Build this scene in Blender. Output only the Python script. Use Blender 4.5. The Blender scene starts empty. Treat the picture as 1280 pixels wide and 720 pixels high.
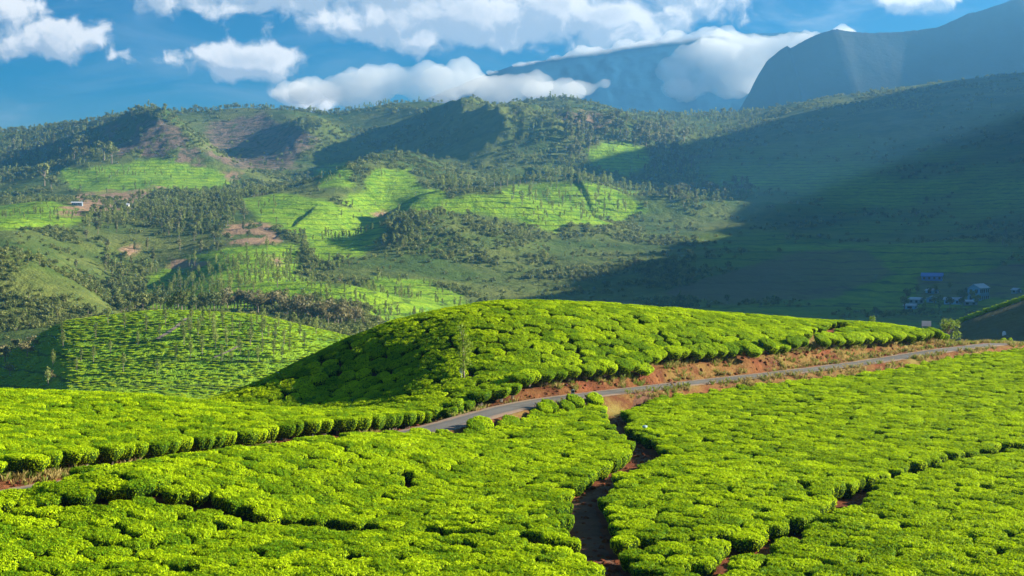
import bpy, math, random
import numpy as np
from mathutils import Vector, Matrix

R = math.radians
C = bpy.context.scene.collection
SC = bpy.context.scene
rng = np.random.default_rng(7)
random.seed(7)

# ------------------------------------------------------------------ camera, light, sky
F = 1778.0                                  # focal length in pixels of a 1280 px wide picture
HY = 300.0                                  # picture row of the horizon
PITCH = math.atan((HY - 360.0) / F)
cam = bpy.data.objects.new('camera', bpy.data.cameras.new('camera'))
C.objects.link(cam)
cam.data.sensor_width = 36.0
cam.data.lens = 36.0 * F / 1280.0
cam.data.clip_start = 0.5
cam.data.clip_end = 60000.0
cam.location = (0, 0, 0)
cam.rotation_euler = (math.pi / 2 + PITCH, 0, 0)
SC.camera = cam

SUN_AZ, SUN_EL = R(83), R(20.5)               # azimuth from the view direction (+Y) towards the right (+X)
sun = bpy.data.objects.new('sun', bpy.data.lights.new('sun', 'SUN'))
C.objects.link(sun)
sun.data.energy = 5.0
sun.data.angle = R(0.5)
sun.data.color = (1.0, 0.90, 0.70)
sdir = Vector((math.sin(SUN_AZ) * math.cos(SUN_EL), math.cos(SUN_AZ) * math.cos(SUN_EL), math.sin(SUN_EL)))
sun.rotation_euler = sdir.to_track_quat('Z', 'Y').to_euler()

SC.view_settings.view_transform = 'Standard'
SC.view_settings.look = 'None'
SC.view_settings.exposure = 1.9
SC.view_settings.gamma = 1.0
SC.render.engine = 'CYCLES'
SC.cycles.use_denoising = True
SC.cycles.max_bounces = 6
SC.cycles.diffuse_bounces = 3
SC.cycles.transmission_bounces = 3
SC.cycles.volume_bounces = 5
SC.cycles.transparent_max_bounces = 8
SC.cycles.volume_step_rate = 1.0
SC.cycles.volume_max_steps = 256


class NT:
    """small helper for node trees"""
    def __init__(s, tree):
        s.t = tree
        s.t.nodes.clear()

    def n(s, kind, ins=None, **kw):
        nd = s.t.nodes.new(kind)
        for k, v in kw.items():
            setattr(nd, k, v)
        for k, v in (ins or {}).items():
            if isinstance(v, bpy.types.NodeSocket):
                s.t.links.new(v, nd.inputs[k])
            else:
                nd.inputs[k].default_value = v
        return nd

    def math(s, op, a, b=0.0, c=0.0, clamp=False):
        return s.n('ShaderNodeMath', {0: a, 1: b, 2: c}, operation=op, use_clamp=clamp).outputs[0]

    def vmath(s, op, a, b=(0, 0, 0)):
        nd = s.n('ShaderNodeVectorMath', {0: a, 1: b}, operation=op)
        return nd.outputs['Value'] if op in ('LENGTH', 'DOT_PRODUCT', 'DISTANCE') else nd.outputs[0]

    def mix(s, f, a, b):
        nd = s.n('ShaderNodeMix', data_type='RGBA')
        for k, v in ((0, f), (6, a), (7, b)):
            if isinstance(v, bpy.types.NodeSocket):
                s.t.links.new(v, nd.inputs[k])
            elif k == 0:
                nd.inputs[k].default_value = v
            else:
                nd.inputs[k].default_value = (*v, 1)
        return nd.outputs[2]

    def ramp(s, f, lo, hi, a=0.0, b=1.0):
        return s.n('ShaderNodeMapRange', {0: f, 1: lo, 2: hi, 3: a, 4: b}, interpolation_type='SMOOTHSTEP').outputs[0]

    def noise(s, vec, scale, detail=4, rough=0.55, dist=0.0):
        return s.n('ShaderNodeTexNoise', {'Vector': vec, 'Scale': scale, 'Detail': detail, 'Roughness': rough, 'Distortion': dist}).outputs[0]


def build_world():
    w = bpy.data.worlds.new('World')
    SC.world = w
    w.use_nodes = True
    t = NT(w.node_tree)
    sky = t.n('ShaderNodeTexSky', sky_type='NISHITA', sun_disc=False, sun_elevation=SUN_EL, sun_rotation=SUN_AZ,
              altitude=1600.0, air_density=1.0, dust_density=0.6, ozone_density=2.5)
    tc = t.n('ShaderNodeTexCoord')
    d = tc.outputs['Generated']
    sep = t.n('ShaderNodeSeparateXYZ', {0: d})
    # direction on the sky: u to the right, v upwards, both in units of the forward direction
    fy = t.math('MAXIMUM', sep.outputs[1], 0.05)
    u = t.math('DIVIDE', sep.outputs[0], fy)
    v = t.math('DIVIDE', sep.outputs[2], fy)
    p = t.n('ShaderNodeCombineXYZ', {0: u, 1: v, 2: 0.0}).outputs[0]
    warp = t.n('ShaderNodeTexNoise', {'Vector': p, 'Scale': 22.0, 'Detail': 3.0, 'Roughness': 0.6})
    wv = t.vmath('SUBTRACT', warp.outputs['Color'], (0.5, 0.5, 0.5))
    pw = t.vmath('ADD', p, t.vmath('MULTIPLY', wv, (0.035, 0.022, 0)))
    # cumulus: centre (x, y), half sizes, all as pixel rows and columns turned into sky directions
    blobs = [(75, 52, 72, 30, 1.0), (20, 18, 44, 32, 0.8), (145, 70, 22, 14, .7), (303, 76, 70, 26, 1.0), (270, 70, 40, 22, .9), (335, 80, 42, 24, 1.0),
             (300, 6, 85, 16, .9), (560, 18, 230, 36, 1.15), (640, 18, 210, 42, 1.1), (760, 22, 120, 38, 1.05), (500, -12, 190, 34, 1.05),
             (530, 46, 56, 26, .95), (375, 118, 44, 20, .95), (430, -30, 330, 50, 1.2), (1150, -2, 70, 18, .8),
             (830, -25, 220, 40, .8), (200, -60, 200, 40, .9), (1000, -120, 300, 60, .9)]

    def density(vec):
        acc = None
        for (x, y, rx, ry, k) in blobs:
            q = t.vmath('SUBTRACT', vec, ((x - 640) / F, (HY - y) / F, 0))
            q = t.vmath('MULTIPLY', q, (F / rx, F / ry, 0))
            b = t.math('MULTIPLY', t.math('SUBTRACT', 1.15, t.vmath('LENGTH', q)), k)
            acc = b if acc is None else t.math('SMOOTH_MAX', acc, b, 0.25)
        acc = t.math('MAXIMUM', acc, -0.55)
        nz = t.n('ShaderNodeTexNoise', {'Vector': vec, 'Scale': 34.0, 'Detail': 7.0, 'Roughness': 0.58}).outputs[0]
        nz = t.math('MULTIPLY', t.math('SUBTRACT', nz, 0.5), 2.5)
        return t.math('ADD', acc, nz)

    d0 = density(pw)
    d1 = density(t.vmath('ADD', pw, (0.006, 0.009, 0)))
    alpha = t.ramp(d0, 0.0, 0.50)
    lit = t.ramp(t.math('SUBTRACT', d0, d1), -0.30, 0.42)  # cloud sides towards the sun brightened in the colour itself
    thick = t.ramp(d0, 0.55, 1.5)
    col = t.mix(lit, (0.42, 0.50, 0.60), (1.0, 0.98, 0.95))
    col = t.mix(t.math('MULTIPLY', thick, 0.70), col, (0.50, 0.56, 0.64))
    # thin high cloud
    st = t.vmath('MULTIPLY', p, (7.0, 26.0, 1.0))
    ci = t.noise(st, 1.0, 6, 0.6, 0.7)
    side = t.ramp(u, -0.05, 0.25, 0.45, 1.35)
    low = t.ramp(v, 0.06, 0.13, 1.35, 0.75)
    ci = t.math('MULTIPLY', t.math('MULTIPLY', t.ramp(ci, 0.42, 0.85), 0.80), t.math('MULTIPLY', side, low))
    skyc = t.n('ShaderNodeHueSaturation', {'Hue': 0.502, 'Saturation': 1.9, 'Value': 0.53, 'Color': sky.outputs[0]}).outputs[0]
    base = t.mix(ci, skyc, (4.2, 4.9, 5.6))
    cloud = t.vmath('MULTIPLY', col, (7.2, 7.2, 7.2))
    out = t.mix(alpha, base, cloud)
    bg = t.n('ShaderNodeBackground', {'Color': out, 'Strength': 0.05})
    wo = t.n('ShaderNodeOutputWorld')
    t.t.links.new(bg.outputs[0], wo.inputs[0])


build_world()


# ------------------------------------------------------------------ helpers
def tag(o, label=None, cat=None, group=None, kind=None):
    if label: o['label'] = label
    if cat: o['category'] = cat
    if group: o['group'] = group
    if kind: o['kind'] = kind
    return o


def link(name, me, mat=None, parent=None, loc=None):
    o = bpy.data.objects.new(name, me)
    C.objects.link(o)
    if parent is not None: o.parent = parent
    if loc is not None: o.location = loc
    if mat is not None and me is not None and len(me.materials) == 0:
        for m in (mat if isinstance(mat, (list, tuple)) else [mat]): me.materials.append(m)
    return o


def empty(name, loc, rz=0.0):
    o = bpy.data.objects.new(name, None)
    C.objects.link(o)
    o.location = loc
    o.rotation_euler = (0, 0, rz)
    return o


def mesh_np(name, V, faces, smooth=True, mats=None, matidx=None):
    """faces: list of int arrays (n,3) or (n,4)"""
    V = np.asarray(V, np.float32)
    if not isinstance(faces, list): faces = [faces]
    faces = [np.asarray(f, np.int32) for f in faces if len(f)]
    me = bpy.data.meshes.new(name)
    loops = np.concatenate([f.ravel() for f in faces])
    sizes = np.concatenate([np.full(len(f), f.shape[1], np.int32) for f in faces])
    starts = np.concatenate([[0], np.cumsum(sizes)[:-1]]).astype(np.int32)
    me.vertices.add(len(V)); me.vertices.foreach_set('co', V.ravel())
    me.loops.add(len(loops)); me.loops.foreach_set('vertex_index', loops)
    me.polygons.add(len(sizes)); me.polygons.foreach_set('loop_start', starts)
    for m in (mats or []): me.materials.append(m)
    if matidx is not None: me.polygons.foreach_set('material_index', np.asarray(matidx, np.int32))
    me.polygons.foreach_set('use_smooth', np.full(len(sizes), smooth))
    me.update(calc_edges=True)
    me.validate()
    return me


def attr(me, name, vals):
    a = me.attributes.new(name, 'FLOAT', 'POINT')
    a.data.foreach_set('value', np.asarray(vals, np.float32).ravel())


class MB:
    """collects simple solids into one mesh"""
    def __init__(s): s.V = []; s.F = []; s.n = 0

    def add(s, V, F):
        s.V.append(np.asarray(V, float)); s.F.extend([[i + s.n for i in f] for f in F]); s.n += len(V)

    def box(s, c, d, rz=0.0):
        x, y, z = [k / 2 for k in d]
        v = np.array([[-x, -y, -z], [x, -y, -z], [x, y, -z], [-x, y, -z], [-x, -y, z], [x, -y, z], [x, y, z], [-x, y, z]])
        cs, sn = math.cos(rz), math.sin(rz)
        v = np.c_[v[:, 0] * cs - v[:, 1] * sn, v[:, 0] * sn + v[:, 1] * cs, v[:, 2]] + np.array(c)
        s.add(v, [[0, 3, 2, 1], [4, 5, 6, 7], [0, 1, 5, 4], [1, 2, 6, 5], [2, 3, 7, 6], [3, 0, 4, 7]])

    def tube(s, pts, rad, n=6):
        pts = [np.array(p, float) for p in pts]
        rings = []
        for i, p in enumerate(pts):
            a = pts[min(i + 1, len(pts) - 1)] - pts[max(i - 1, 0)]
            a /= np.linalg.norm(a) + 1e-9
            h = np.array([1, 0, 0]) if abs(a[0]) < .9 else np.array([0, 1, 0])
            e = np.cross(a, h); e /= np.linalg.norm(e); f = np.cross(a, e)
            rings.append([p + rad[i] * (math.cos(2 * math.pi * k / n) * e + math.sin(2 * math.pi * k / n) * f) for k in range(n)])
        V = [q for r in rings for q in r]
        Fs = [[i * n + k, i * n + (k + 1) % n, (i + 1) * n + (k + 1) % n, (i + 1) * n + k] for i in range(len(pts) - 1) for k in range(n)]
        Fs += [list(range(n))[::-1], [(len(pts) - 1) * n + k for k in range(n)]]
        s.add(V, Fs)

    def mesh(s, name, smooth=False):
        me = bpy.data.meshes.new(name)
        me.from_pydata(np.concatenate(s.V).tolist(), [], s.F)
        me.polygons.foreach_set('use_smooth', [smooth] * len(me.polygons))
        me.update()
        return me

    def build(s, name, mat, parent=None, loc=None, smooth=False):
        return link(name, s.mesh(name, smooth), mat, parent, loc)


def vnoise(x, y, seed=0):
    ix = np.floor(x).astype(np.int64); iy = np.floor(y).astype(np.int64)
    fx = x - ix; fy = y - iy
    fx = fx * fx * fx * (fx * (fx * 6 - 15) + 10); fy = fy * fy * fy * (fy * (fy * 6 - 15) + 10)

    def h(a, b):
        k = (a * 374761393 + b * 668265263 + seed * 144665) & 0xffffffff
        k = ((k ^ (k >> 13)) * 1274126177) & 0xffffffff
        return ((k ^ (k >> 16)) & 0xffff) / 65535.0
    return (h(ix, iy) * (1 - fx) + h(ix + 1, iy) * fx) * (1 - fy) + (h(ix, iy + 1) * (1 - fx) + h(ix + 1, iy + 1) * fx) * fy


def fbm(x, y, octs=4, seed=0, gain=0.5):
    s = 0; a = 1.0; tot = 0
    for k in range(octs):
        s = s + a * (vnoise(x * 2 ** k, y * 2 ** k, seed + k * 17) * 2 - 1); tot += a; a *= gain
    return s / tot


def pchip(x, y, xq):
    x = np.asarray(x, float); y = np.asarray(y, float)
    h = np.diff(x); dl = np.diff(y.T).T / (h if y.ndim == 1 else h[:, None])
    m = np.zeros_like(y)
    with np.errstate(divide='ignore', invalid='ignore'):
        w1 = 2 * h[1:] + h[:-1]; w2 = h[1:] + 2 * h[:-1]
        if y.ndim > 1: w1 = w1[:, None]; w2 = w2[:, None]
        mm = (w1 + w2) / (w1 / dl[:-1] + w2 / dl[1:])
    m[1:-1] = np.where(dl[:-1] * dl[1:] > 0, np.nan_to_num(mm), 0)
    m[0] = dl[0]; m[-1] = dl[-1]
    i = np.clip(np.searchsorted(x, xq) - 1, 0, len(x) - 2)
    tt = (xq - x[i]) / h[i]; hh = h[i]
    if y.ndim > 1: tt = tt[:, None]; hh = hh[:, None]
    tt = np.clip(tt, 0, 1)
    return ((2 * tt ** 3 - 3 * tt ** 2 + 1) * y[i] + (tt ** 3 - 2 * tt ** 2 + tt) * hh * m[i]
            + (-2 * tt ** 3 + 3 * tt ** 2) * y[i + 1] + (tt ** 3 - tt ** 2) * hh * m[i + 1])


class TPS:
    def __init__(s, P, z, lam=0.02):
        s.P = np.asarray(P, float) / 50.0
        n = len(s.P)
        K = s.k(s.P) + lam * np.eye(n)
        Q = np.c_[np.ones(n), s.P]
        A = np.block([[K, Q], [Q.T, np.zeros((3, 3))]])
        s.w = np.linalg.solve(A, np.r_[z, 0, 0, 0])

    def k(s, X):
        r2 = ((X[:, None, :] - s.P[None]) ** 2).sum(2)
        return 0.5 * r2 * np.log(r2 + 1e-12)

    def __call__(s, X, Y):
        sh = np.shape(X)
        q = np.c_[np.ravel(X), np.ravel(Y)] / 50.0
        out = np.empty(len(q))
        for i in range(0, len(q), 40000):
            b = q[i:i + 40000]
            out[i:i + 40000] = s.k(b) @ s.w[:-3] + s.w[-3] + b @ s.w[-2:]
        return out.reshape(sh)


def tang(py): return np.tan(PITCH + np.arctan((360.0 - np.asarray(py, float)) / F))
def at(px, py, d):
    """the point that stands d metres ahead on the line of sight through a picture position"""
    t = tang(py); e = PITCH + np.arctan((360.0 - np.asarray(py, float)) / F)
    yc = (360.0 - np.asarray(py, float)) / F
    w = math.cos(PITCH) - yc * math.sin(PITCH)
    return np.array([(np.asarray(px, float) - 640) / F / w * d, d + 0 * t, t * d])
def proj(X, Y, Z):
    c, s_ = math.cos(PITCH), math.sin(PITCH)
    dep = Y * c + Z * s_; up = Z * c - Y * s_
    return 640 + F * X / dep, 360 - F * up / dep


def seg_dist(X, Y, P):
    """distance, signed side (+ = left of travel) and arc length along polyline P"""
    P = np.asarray(P, float)
    best = np.full(np.shape(X), 1e9); side = np.zeros(np.shape(X)); arc = np.zeros(np.shape(X)); L = 0.0
    for i in range(len(P) - 1):
        a, b = P[i, :2], P[i + 1, :2]; v = b - a; l2 = v @ v
        t = np.clip(((X - a[0]) * v[0] + (Y - a[1]) * v[1]) / l2, 0, 1)
        dx = X - a[0] - t * v[0]; dy = Y - a[1] - t * v[1]
        dd = np.hypot(dx, dy); m = dd < best
        best = np.where(m, dd, best); side = np.where(m, np.sign(v[0] * (Y - a[1]) - v[1] * (X - a[0])), side)
        arc = np.where(m, L + t * math.sqrt(l2), arc); L += math.sqrt(l2)
    return best, side, arc


def in_poly(x, y, P):
    c = np.zeros(np.shape(x), bool); n = len(P)
    for i in range(n):
        x1, y1 = P[i]; x2, y2 = P[(i + 1) % n]
        if y1 == y2: continue
        c ^= ((y1 > y) != (y2 > y)) & (x < (x2 - x1) * (y - y1) / (y2 - y1) + x1)
    return c


def grid_faces(nr, nc):
    i = np.arange(nr - 1)[:, None] * nc + np.arange(nc - 1)[None]
    return np.stack([i, i + 1, i + nc + 1, i + nc], 2).reshape(-1, 4)


# ------------------------------------------------------------------ materials
def mat_new(name):
    m = bpy.data.materials.new(name); m.use_nodes = True
    return m, NT(m.node_tree)


def finish(t, shader):
    o = t.n('ShaderNodeOutputMaterial'); t.t.links.new(shader, o.inputs[0])


def mat_plain(name, col, rough=0.7, var=0.25, scale=3.0, metal=0.0):
    m, t = mat_new(name)
    tc = t.n('ShaderNodeTexCoord').outputs['Object']
    nz = t.noise(tc, scale, 5, 0.6)
    c = t.mix(nz, tuple(k * (1 - var) for k in col), tuple(min(1, k * (1 + var)) for k in col))
    b = t.n('ShaderNodeBsdfPrincipled', {'Base Color': c, 'Roughness': rough, 'Metallic': metal})
    finish(t, b.outputs[0])
    return m


def mat_leaf(name, a, b, trans=0.35, rough=0.5, objvar=0.5, nscale=2.2, spec=0.25):
    m, t = mat_new(name)
    geo = t.n('ShaderNodeNewGeometry'); oi = t.n('ShaderNodeObjectInfo')
    nz = t.noise(geo.outputs['Position'], nscale, 3, 0.6)
    isl = geo.outputs['Random Per Island']
    f = t.math('ADD', t.math('MULTIPLY', nz, 0.55), t.math('ADD', t.math('MULTIPLY', isl, 0.45), t.math('MULTIPLY', t.math('SUBTRACT', oi.outputs['Random'], 0.5), objvar)))
    f = t.ramp(f, 0.15, 0.95)
    c = t.mix(f, a, b)
    p = t.n('ShaderNodeBsdfPrincipled', {'Base Color': c, 'Roughness': rough, 'Specular IOR Level': spec})
    tr = t.n('ShaderNodeBsdfTranslucent', {'Color': t.mix(0.5, c, tuple(min(1, k * 1.5) for k in b))})
    mx = t.n('ShaderNodeMixShader', {0: trans, 1: p.outputs[0], 2: tr.outputs[0]})
    finish(t, mx.outputs[0])
    return m


M = {}
M['tea'] = mat_leaf('tea_leaf', (0.075, 0.200, 0.002), (0.53, 0.67, 0.003), 0.30, 0.6, 0.5, 0.5, 0.08)
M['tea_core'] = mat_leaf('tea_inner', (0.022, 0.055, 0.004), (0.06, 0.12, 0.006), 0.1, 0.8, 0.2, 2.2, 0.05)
M['tea_far'] = mat_leaf('tea_leaf_far', (0.20, 0.36, 0.004), (0.54, 0.64, 0.006), 0.25, 0.6, 0.5, 0.06, 0.08)
M['twig'] = mat_plain('tea_stem', (0.20, 0.16, 0.12), 0.85, 0.4, 6)
M['bark'] = mat_plain('bark', (0.19, 0.15, 0.115), 0.9, 0.4, 3)
M['oak'] = mat_leaf('silver_oak_leaf', (0.085, 0.125, 0.025), (0.26, 0.31, 0.075), 0.45, 0.7, 0.7, 0.3)
M['broad'] = mat_leaf('broad_leaf', (0.060, 0.092, 0.020), (0.230, 0.250, 0.065), 0.25, 0.6, 0.8, 0.12)
M['pale'] = mat_leaf('dry_pale_leaf', (0.12, 0.12, 0.045), (0.27, 0.23, 0.10), 0.3, 0.6, 0.7, 0.3)
M['bright'] = mat_leaf('fresh_leaf', (0.10, 0.17, 0.012), (0.26, 0.34, 0.03), 0.35, 0.5, 0.3, 1.5)
M['white'] = mat_plain('white_paint', (0.78, 0.78, 0.76), 0.5, 0.06, 3)
M['bluewall'] = mat_plain('pale_blue_wall', (0.20, 0.40, 0.60), 0.7, 0.1, 1)
M['huts'] = mat_plain('whitewashed_wall', (0.20, 0.28, 0.36), 0.8, 0.15, 1)
M['blueroof'] = mat_plain('blue_sheet_roof', (0.05, 0.16, 0.48), 0.5, 0.2, 1)
M['greyroof'] = mat_plain('grey_sheet_roof', (0.42, 0.45, 0.50), 0.5, 0.2, 1)
M['window'] = mat_plain('dark_window', (0.02, 0.03, 0.045), 0.2, 0.2, 1)
M['concrete'] = mat_plain('concrete', (0.42, 0.40, 0.36), 0.85, 0.2, 8)
M['bag'] = mat_plain('pale_plastic', (0.42, 0.55, 0.58), 0.5, 0.1, 9)
M['drygrass'] = mat_leaf('dry_grass', (0.17, 0.13, 0.035), (0.38, 0.30, 0.10), 0.3, 0.7, 0.5, 1.0)
M['verge'] = mat_leaf('verge_grass', (0.08, 0.14, 0.012), (0.22, 0.27, 0.03), 0.3, 0.7, 0.5, 1.0)


def mat_soil(name, a, b, c):
    m, t = mat_new(name)
    p = t.n('ShaderNodeNewGeometry').outputs['Position']
    n1 = t.noise(p, 0.8, 6, 0.65); n2 = t.noise(p, 7.0, 6, 0.7)
    col = t.mix(t.ramp(n1, 0.35, 0.65), a, b)
    col = t.mix(t.math('MULTIPLY', t.ramp(n2, 0.45, 0.75), 0.7), col, c)
    gr = t.n('ShaderNodeAttribute', attribute_name='grassy').outputs['Fac']
    g = t.mix(n2, (0.14, 0.13, 0.025), (0.28, 0.23, 0.07))
    col = t.mix(t.math('MULTIPLY', gr, t.ramp(n1, 0.3, 0.6)), col, g)
    bmp = t.n('ShaderNodeBump', {'Height': n2, 'Strength': 0.9, 'Distance': 0.12})
    b_ = t.n('ShaderNodeBsdfPrincipled', {'Base Color': col, 'Roughness': 0.95, 'Specular IOR Level': 0.1, 'Normal': bmp.outputs[0]})
    finish(t, b_.outputs[0])
    return m


M['soil'] = mat_soil('red_soil', (0.125, 0.040, 0.019), (0.23, 0.072, 0.030), (0.055, 0.025, 0.017))
M['path'] = mat_soil('trodden_soil', (0.11, 0.055, 0.036), (0.18, 0.092, 0.056), (0.08, 0.04, 0.03))


def mat_road():
    m, t = mat_new('asphalt_road')
    p = t.n('ShaderNodeNewGeometry').outputs['Position']
    e = t.n('ShaderNodeAttribute', attribute_name='edge').outputs['Fac']
    n1 = t.noise(p, 0.7, 6, 0.65); n2 = t.noise(p, 14.0, 4, 0.7)
    col = t.mix(n1, (0.10, 0.092, 0.082), (0.19, 0.17, 0.145))
    col = t.mix(t.math('MULTIPLY', n2, 0.35), col, (0.05, 0.05, 0.05))
    dirt = t.mix(n2, (0.20, 0.125, 0.075), (0.34, 0.225, 0.145))
    ed = t.ramp(t.math('ADD', e, t.math('MULTIPLY', t.math('SUBTRACT', n1, 0.5), 0.5)), 0.48, 0.80)
    trk = t.math('ABSOLUTE', t.math('SUBTRACT', e, 0.45))
    col = t.mix(t.math('MULTIPLY', t.ramp(trk, 0.0, 0.22, 1.0, 0.0), 0.45), col, (0.055, 0.053, 0.05))
    n3 = t.noise(p, 0.25, 3, 0.5)
    col = t.mix(t.math('MULTIPLY', t.ramp(n3, 0.52, 0.56), 0.4), col, (0.05, 0.048, 0.047))
    col = t.mix(ed, col, dirt)
    bmp = t.n('ShaderNodeBump', {'Height': n2, 'Strength': 0.4, 'Distance': 0.03})
    b = t.n('ShaderNodeBsdfPrincipled', {'Base Color': col, 'Roughness': 0.85, 'Normal': bmp.outputs[0]})
    finish(t, b.outputs[0])
    return m


M['road'] = mat_road()


def mat_hills():
    m, t = mat_new('hill_land')
    p = t.n('ShaderNodeNewGeometry').outputs['Position']
    A = lambda k: t.n('ShaderNodeAttribute', attribute_name=k).outputs['Fac']
    n1 = t.noise(p, 0.012, 8, 0.65); n2 = t.noise(p, 0.09, 6, 0.7); n3 = t.noise(p, 0.45, 3, 0.7)
    scrub = t.mix(t.ramp(n1, 0.35, 0.65), (0.050, 0.090, 0.016), (0.140, 0.160, 0.036))
    scrub = t.mix(t.math('MULTIPLY', t.ramp(n2, 0.4, 0.7), 0.6), scrub, (0.034, 0.064, 0.014))
    # tea: rows of bushes with footpaths along the contours
    sp = t.n('ShaderNodeSeparateXYZ', {0: p})
    ph = t.math('ADD', t.math('MULTIPLY', sp.outputs[2], 0.75), t.math('MULTIPLY', n1, 9.0))
    ln = t.math('ABSOLUTE', t.math('SUBTRACT', t.math('FRACT', t.math('MULTIPLY', ph, 0.33)), 0.5))
    ln = t.ramp(ln, 0.0, 0.12, 0.75, 0.0)
    tea = t.mix(t.ramp(n2, 0.3, 0.7), (0.10, 0.230, 0.008), (0.29, 0.42, 0.012))
    tea = t.mix(t.math('MULTIPLY', n3, 0.55), tea, (0.070, 0.160, 0.012))
    tea = t.mix(ln, tea, (0.025, 0.05, 0.012))
    rock = t.mix(t.noise(t.vmath('MULTIPLY', p, (0.05, 0.05, 0.22)), 1.0, 7, 0.7), (0.055, 0.045, 0.036), (0.30, 0.20, 0.14))
    rock = t.mix(t.ramp(n2, 0.45, 0.60), rock, (0.05, 0.055, 0.028))
    bare = t.mix(n2, (0.19, 0.115, 0.065), (0.42, 0.27, 0.165))
    tf = t.math('MULTIPLY', A('tea'), t.ramp(t.noise(p, 0.05, 5, .7), 0.05, .36))
    col = t.mix(tf, scrub, tea)
    col = t.mix(A('rock'), col, rock)
    col = t.mix(A('bare'), col, bare)
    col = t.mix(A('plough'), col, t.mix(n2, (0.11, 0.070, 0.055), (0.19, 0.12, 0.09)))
    hgt = t.math('ADD', t.math('MULTIPLY', n2, 5.0), t.math('MULTIPLY', n3, 1.2))
    bmp = t.n('ShaderNodeBump', {'Height': hgt, 'Strength': 0.8, 'Distance': 1.0})
    b = t.n('ShaderNodeBsdfPrincipled', {'Base Color': col, 'Roughness': 0.95, 'Specular IOR Level': 0.1, 'Normal': bmp.outputs[0]})
    finish(t, b.outputs[0])
    return m


M['hills'] = mat_hills()


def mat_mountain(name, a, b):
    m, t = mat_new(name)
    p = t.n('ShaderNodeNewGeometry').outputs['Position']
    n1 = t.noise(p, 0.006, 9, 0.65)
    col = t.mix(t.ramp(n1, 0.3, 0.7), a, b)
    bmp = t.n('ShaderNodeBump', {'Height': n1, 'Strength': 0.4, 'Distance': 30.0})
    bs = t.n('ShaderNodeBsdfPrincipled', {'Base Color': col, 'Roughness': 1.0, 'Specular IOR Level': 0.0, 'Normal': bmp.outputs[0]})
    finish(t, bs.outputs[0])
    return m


M['mountain'] = mat_mountain('rock_mountain', (0.030, 0.040, 0.046), (0.050, 0.058, 0.064))
M['blue'] = mat_mountain('haze_blue_mountain', (0.016, 0.075, 0.15), (0.025, 0.095, 0.18))  # blue of the distant haze put into the mountain's own colour

# ------------------------------------------------------------------ near plateau: road, fields, mound
road_px = [(-260, 655, 54), (-150, 640, 57.5), (0, 620, 61), (100, 603, 65), (200, 588, 69), (300, 573, 73.5), (400, 560, 78), (480, 548, 82), (560, 531, 86),
           (620, 514, 91), (680, 501, 96), (740, 493, 100), (800, 486, 104), (860, 479, 108.5), (960, 468, 115), (1060, 456, 122.5),
           (1120, 447, 128), (1180, 437.5, 134), (1235, 431, 140), (1275, 430, 148), (1300, 432, 160)]
RP = np.array([at(*k) for k in road_px])
seglen = np.r_[0, np.cumsum(np.hypot(*np.diff(RP[:, :2], axis=0).T))]
Lq = np.linspace(0, seglen[-1], 260)
RC = np.stack([pchip(seglen, RP[:, k], Lq) for k in range(3)], 1)
for _ in range(6): RC[1:-1] = (RC[:-2] + 2 * RC[1:-1] + RC[2:]) / 4
HW = 1.35
ROADARC = np.interp([-260, -20, 8, 50, 400, 470, 540, 680, 1300], [k[0] for k in road_px], seglen)
ROADCAN = np.array([.9, .45, .75, 1.2, 1.1, .60, -.05, -.28, -.22])
CAN = 0.86                                   # height of the plucked tea table above the soil

fld = [(-260, 720, 48), (0, 720, 48), (300, 720, 48), (640, 720, 48), (980, 720, 48), (1280, 720, 48), (1540, 720, 48), (-250, 668, 54), (0, 632, 60.5),
       (300, 582, 71), (480, 557, 79), (560, 542, 82.5), (640, 522, 89), (700, 509, 94), (780, 500, 98), (860, 491, 103), (960, 478, 110), (1060, 465, 118),
       (1140, 452, 126), (1200, 443, 133), (1245, 436, 138), (1300, 428, 148), (400, 640, 60.5), (800, 600, 66), (1100, 560, 79), (1280, 540, 86), (1280, 480, 112), (1000, 520, 92),
       (640, 600, 67), (1500, 560, 80), (1500, 430, 150)]
fz = [at(*k) for k in fld]
P1 = [(p[0], p[1]) for p in fz]; Z1 = [p[2] - CAN for p in fz]
for (x, y, z) in [(70, 175, -15), (95, 175, -15), (45, 185, -18), (0, 30, -13), (-30, 30, -13), (30, 30, -13), (60, 40, -12.5), (-50, 40, -12.8)]:
    P1.append((x, y)); Z1.append(z)
TF = TPS(P1, Z1)

upp = [(-300, 605, 56), (0, 581, 63.5), (100, 571, 67), (200, 560, 71), (300, 549, 75.5), (400, 538, 80), (500, 526, 85), (545, 522, 88),
       (-300, 490, 95), (0, 486, 95), (100, 487, 95), (200, 490, 94.5), (300, 497, 93.5), (400, 507, 92), (480, 515, 91), (150, 520, 82), (300, 520, 83),
       (590, 509, 91), (640, 496, 95), (700, 472, 101.5), (760, 455, 106.5), (800, 448, 109.5), (860, 442, 113), (920, 437, 117), (1000, 431, 122), (1060, 426, 127.5),
       (1120, 424, 132), (1165, 418, 137),
       (600, 450, 101), (600, 413, 108.5), (620, 382, 117), (560, 388, 116), (560, 425, 107), (700, 430, 107.5), (700, 404, 112), (700, 383, 118), (800, 416, 114), (800, 397, 119),
       (800, 386, 124), (900, 412, 120.5), (900, 390, 130), (1000, 410, 128), (1000, 395, 137), (1060, 413, 134), (1060, 400, 142), (1120, 410, 138), (1120, 402, 144),
       (1165, 412, 143), (500, 484, 101), (500, 452, 107), (530, 441, 107), (470, 474, 105.5), (440, 492, 106), (405, 498, 107), (360, 504, 108), (500, 402, 114), (450, 496, 102), (450, 421, 112.5), (400, 443, 111.5), (330, 500, 106), (330, 471, 109.5), (255, 497, 108)]
uz = [at(*k) for k in upp]
P2 = [(p[0], p[1]) for p in uz]; Z2 = [p[2] - CAN for p in uz]


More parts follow.
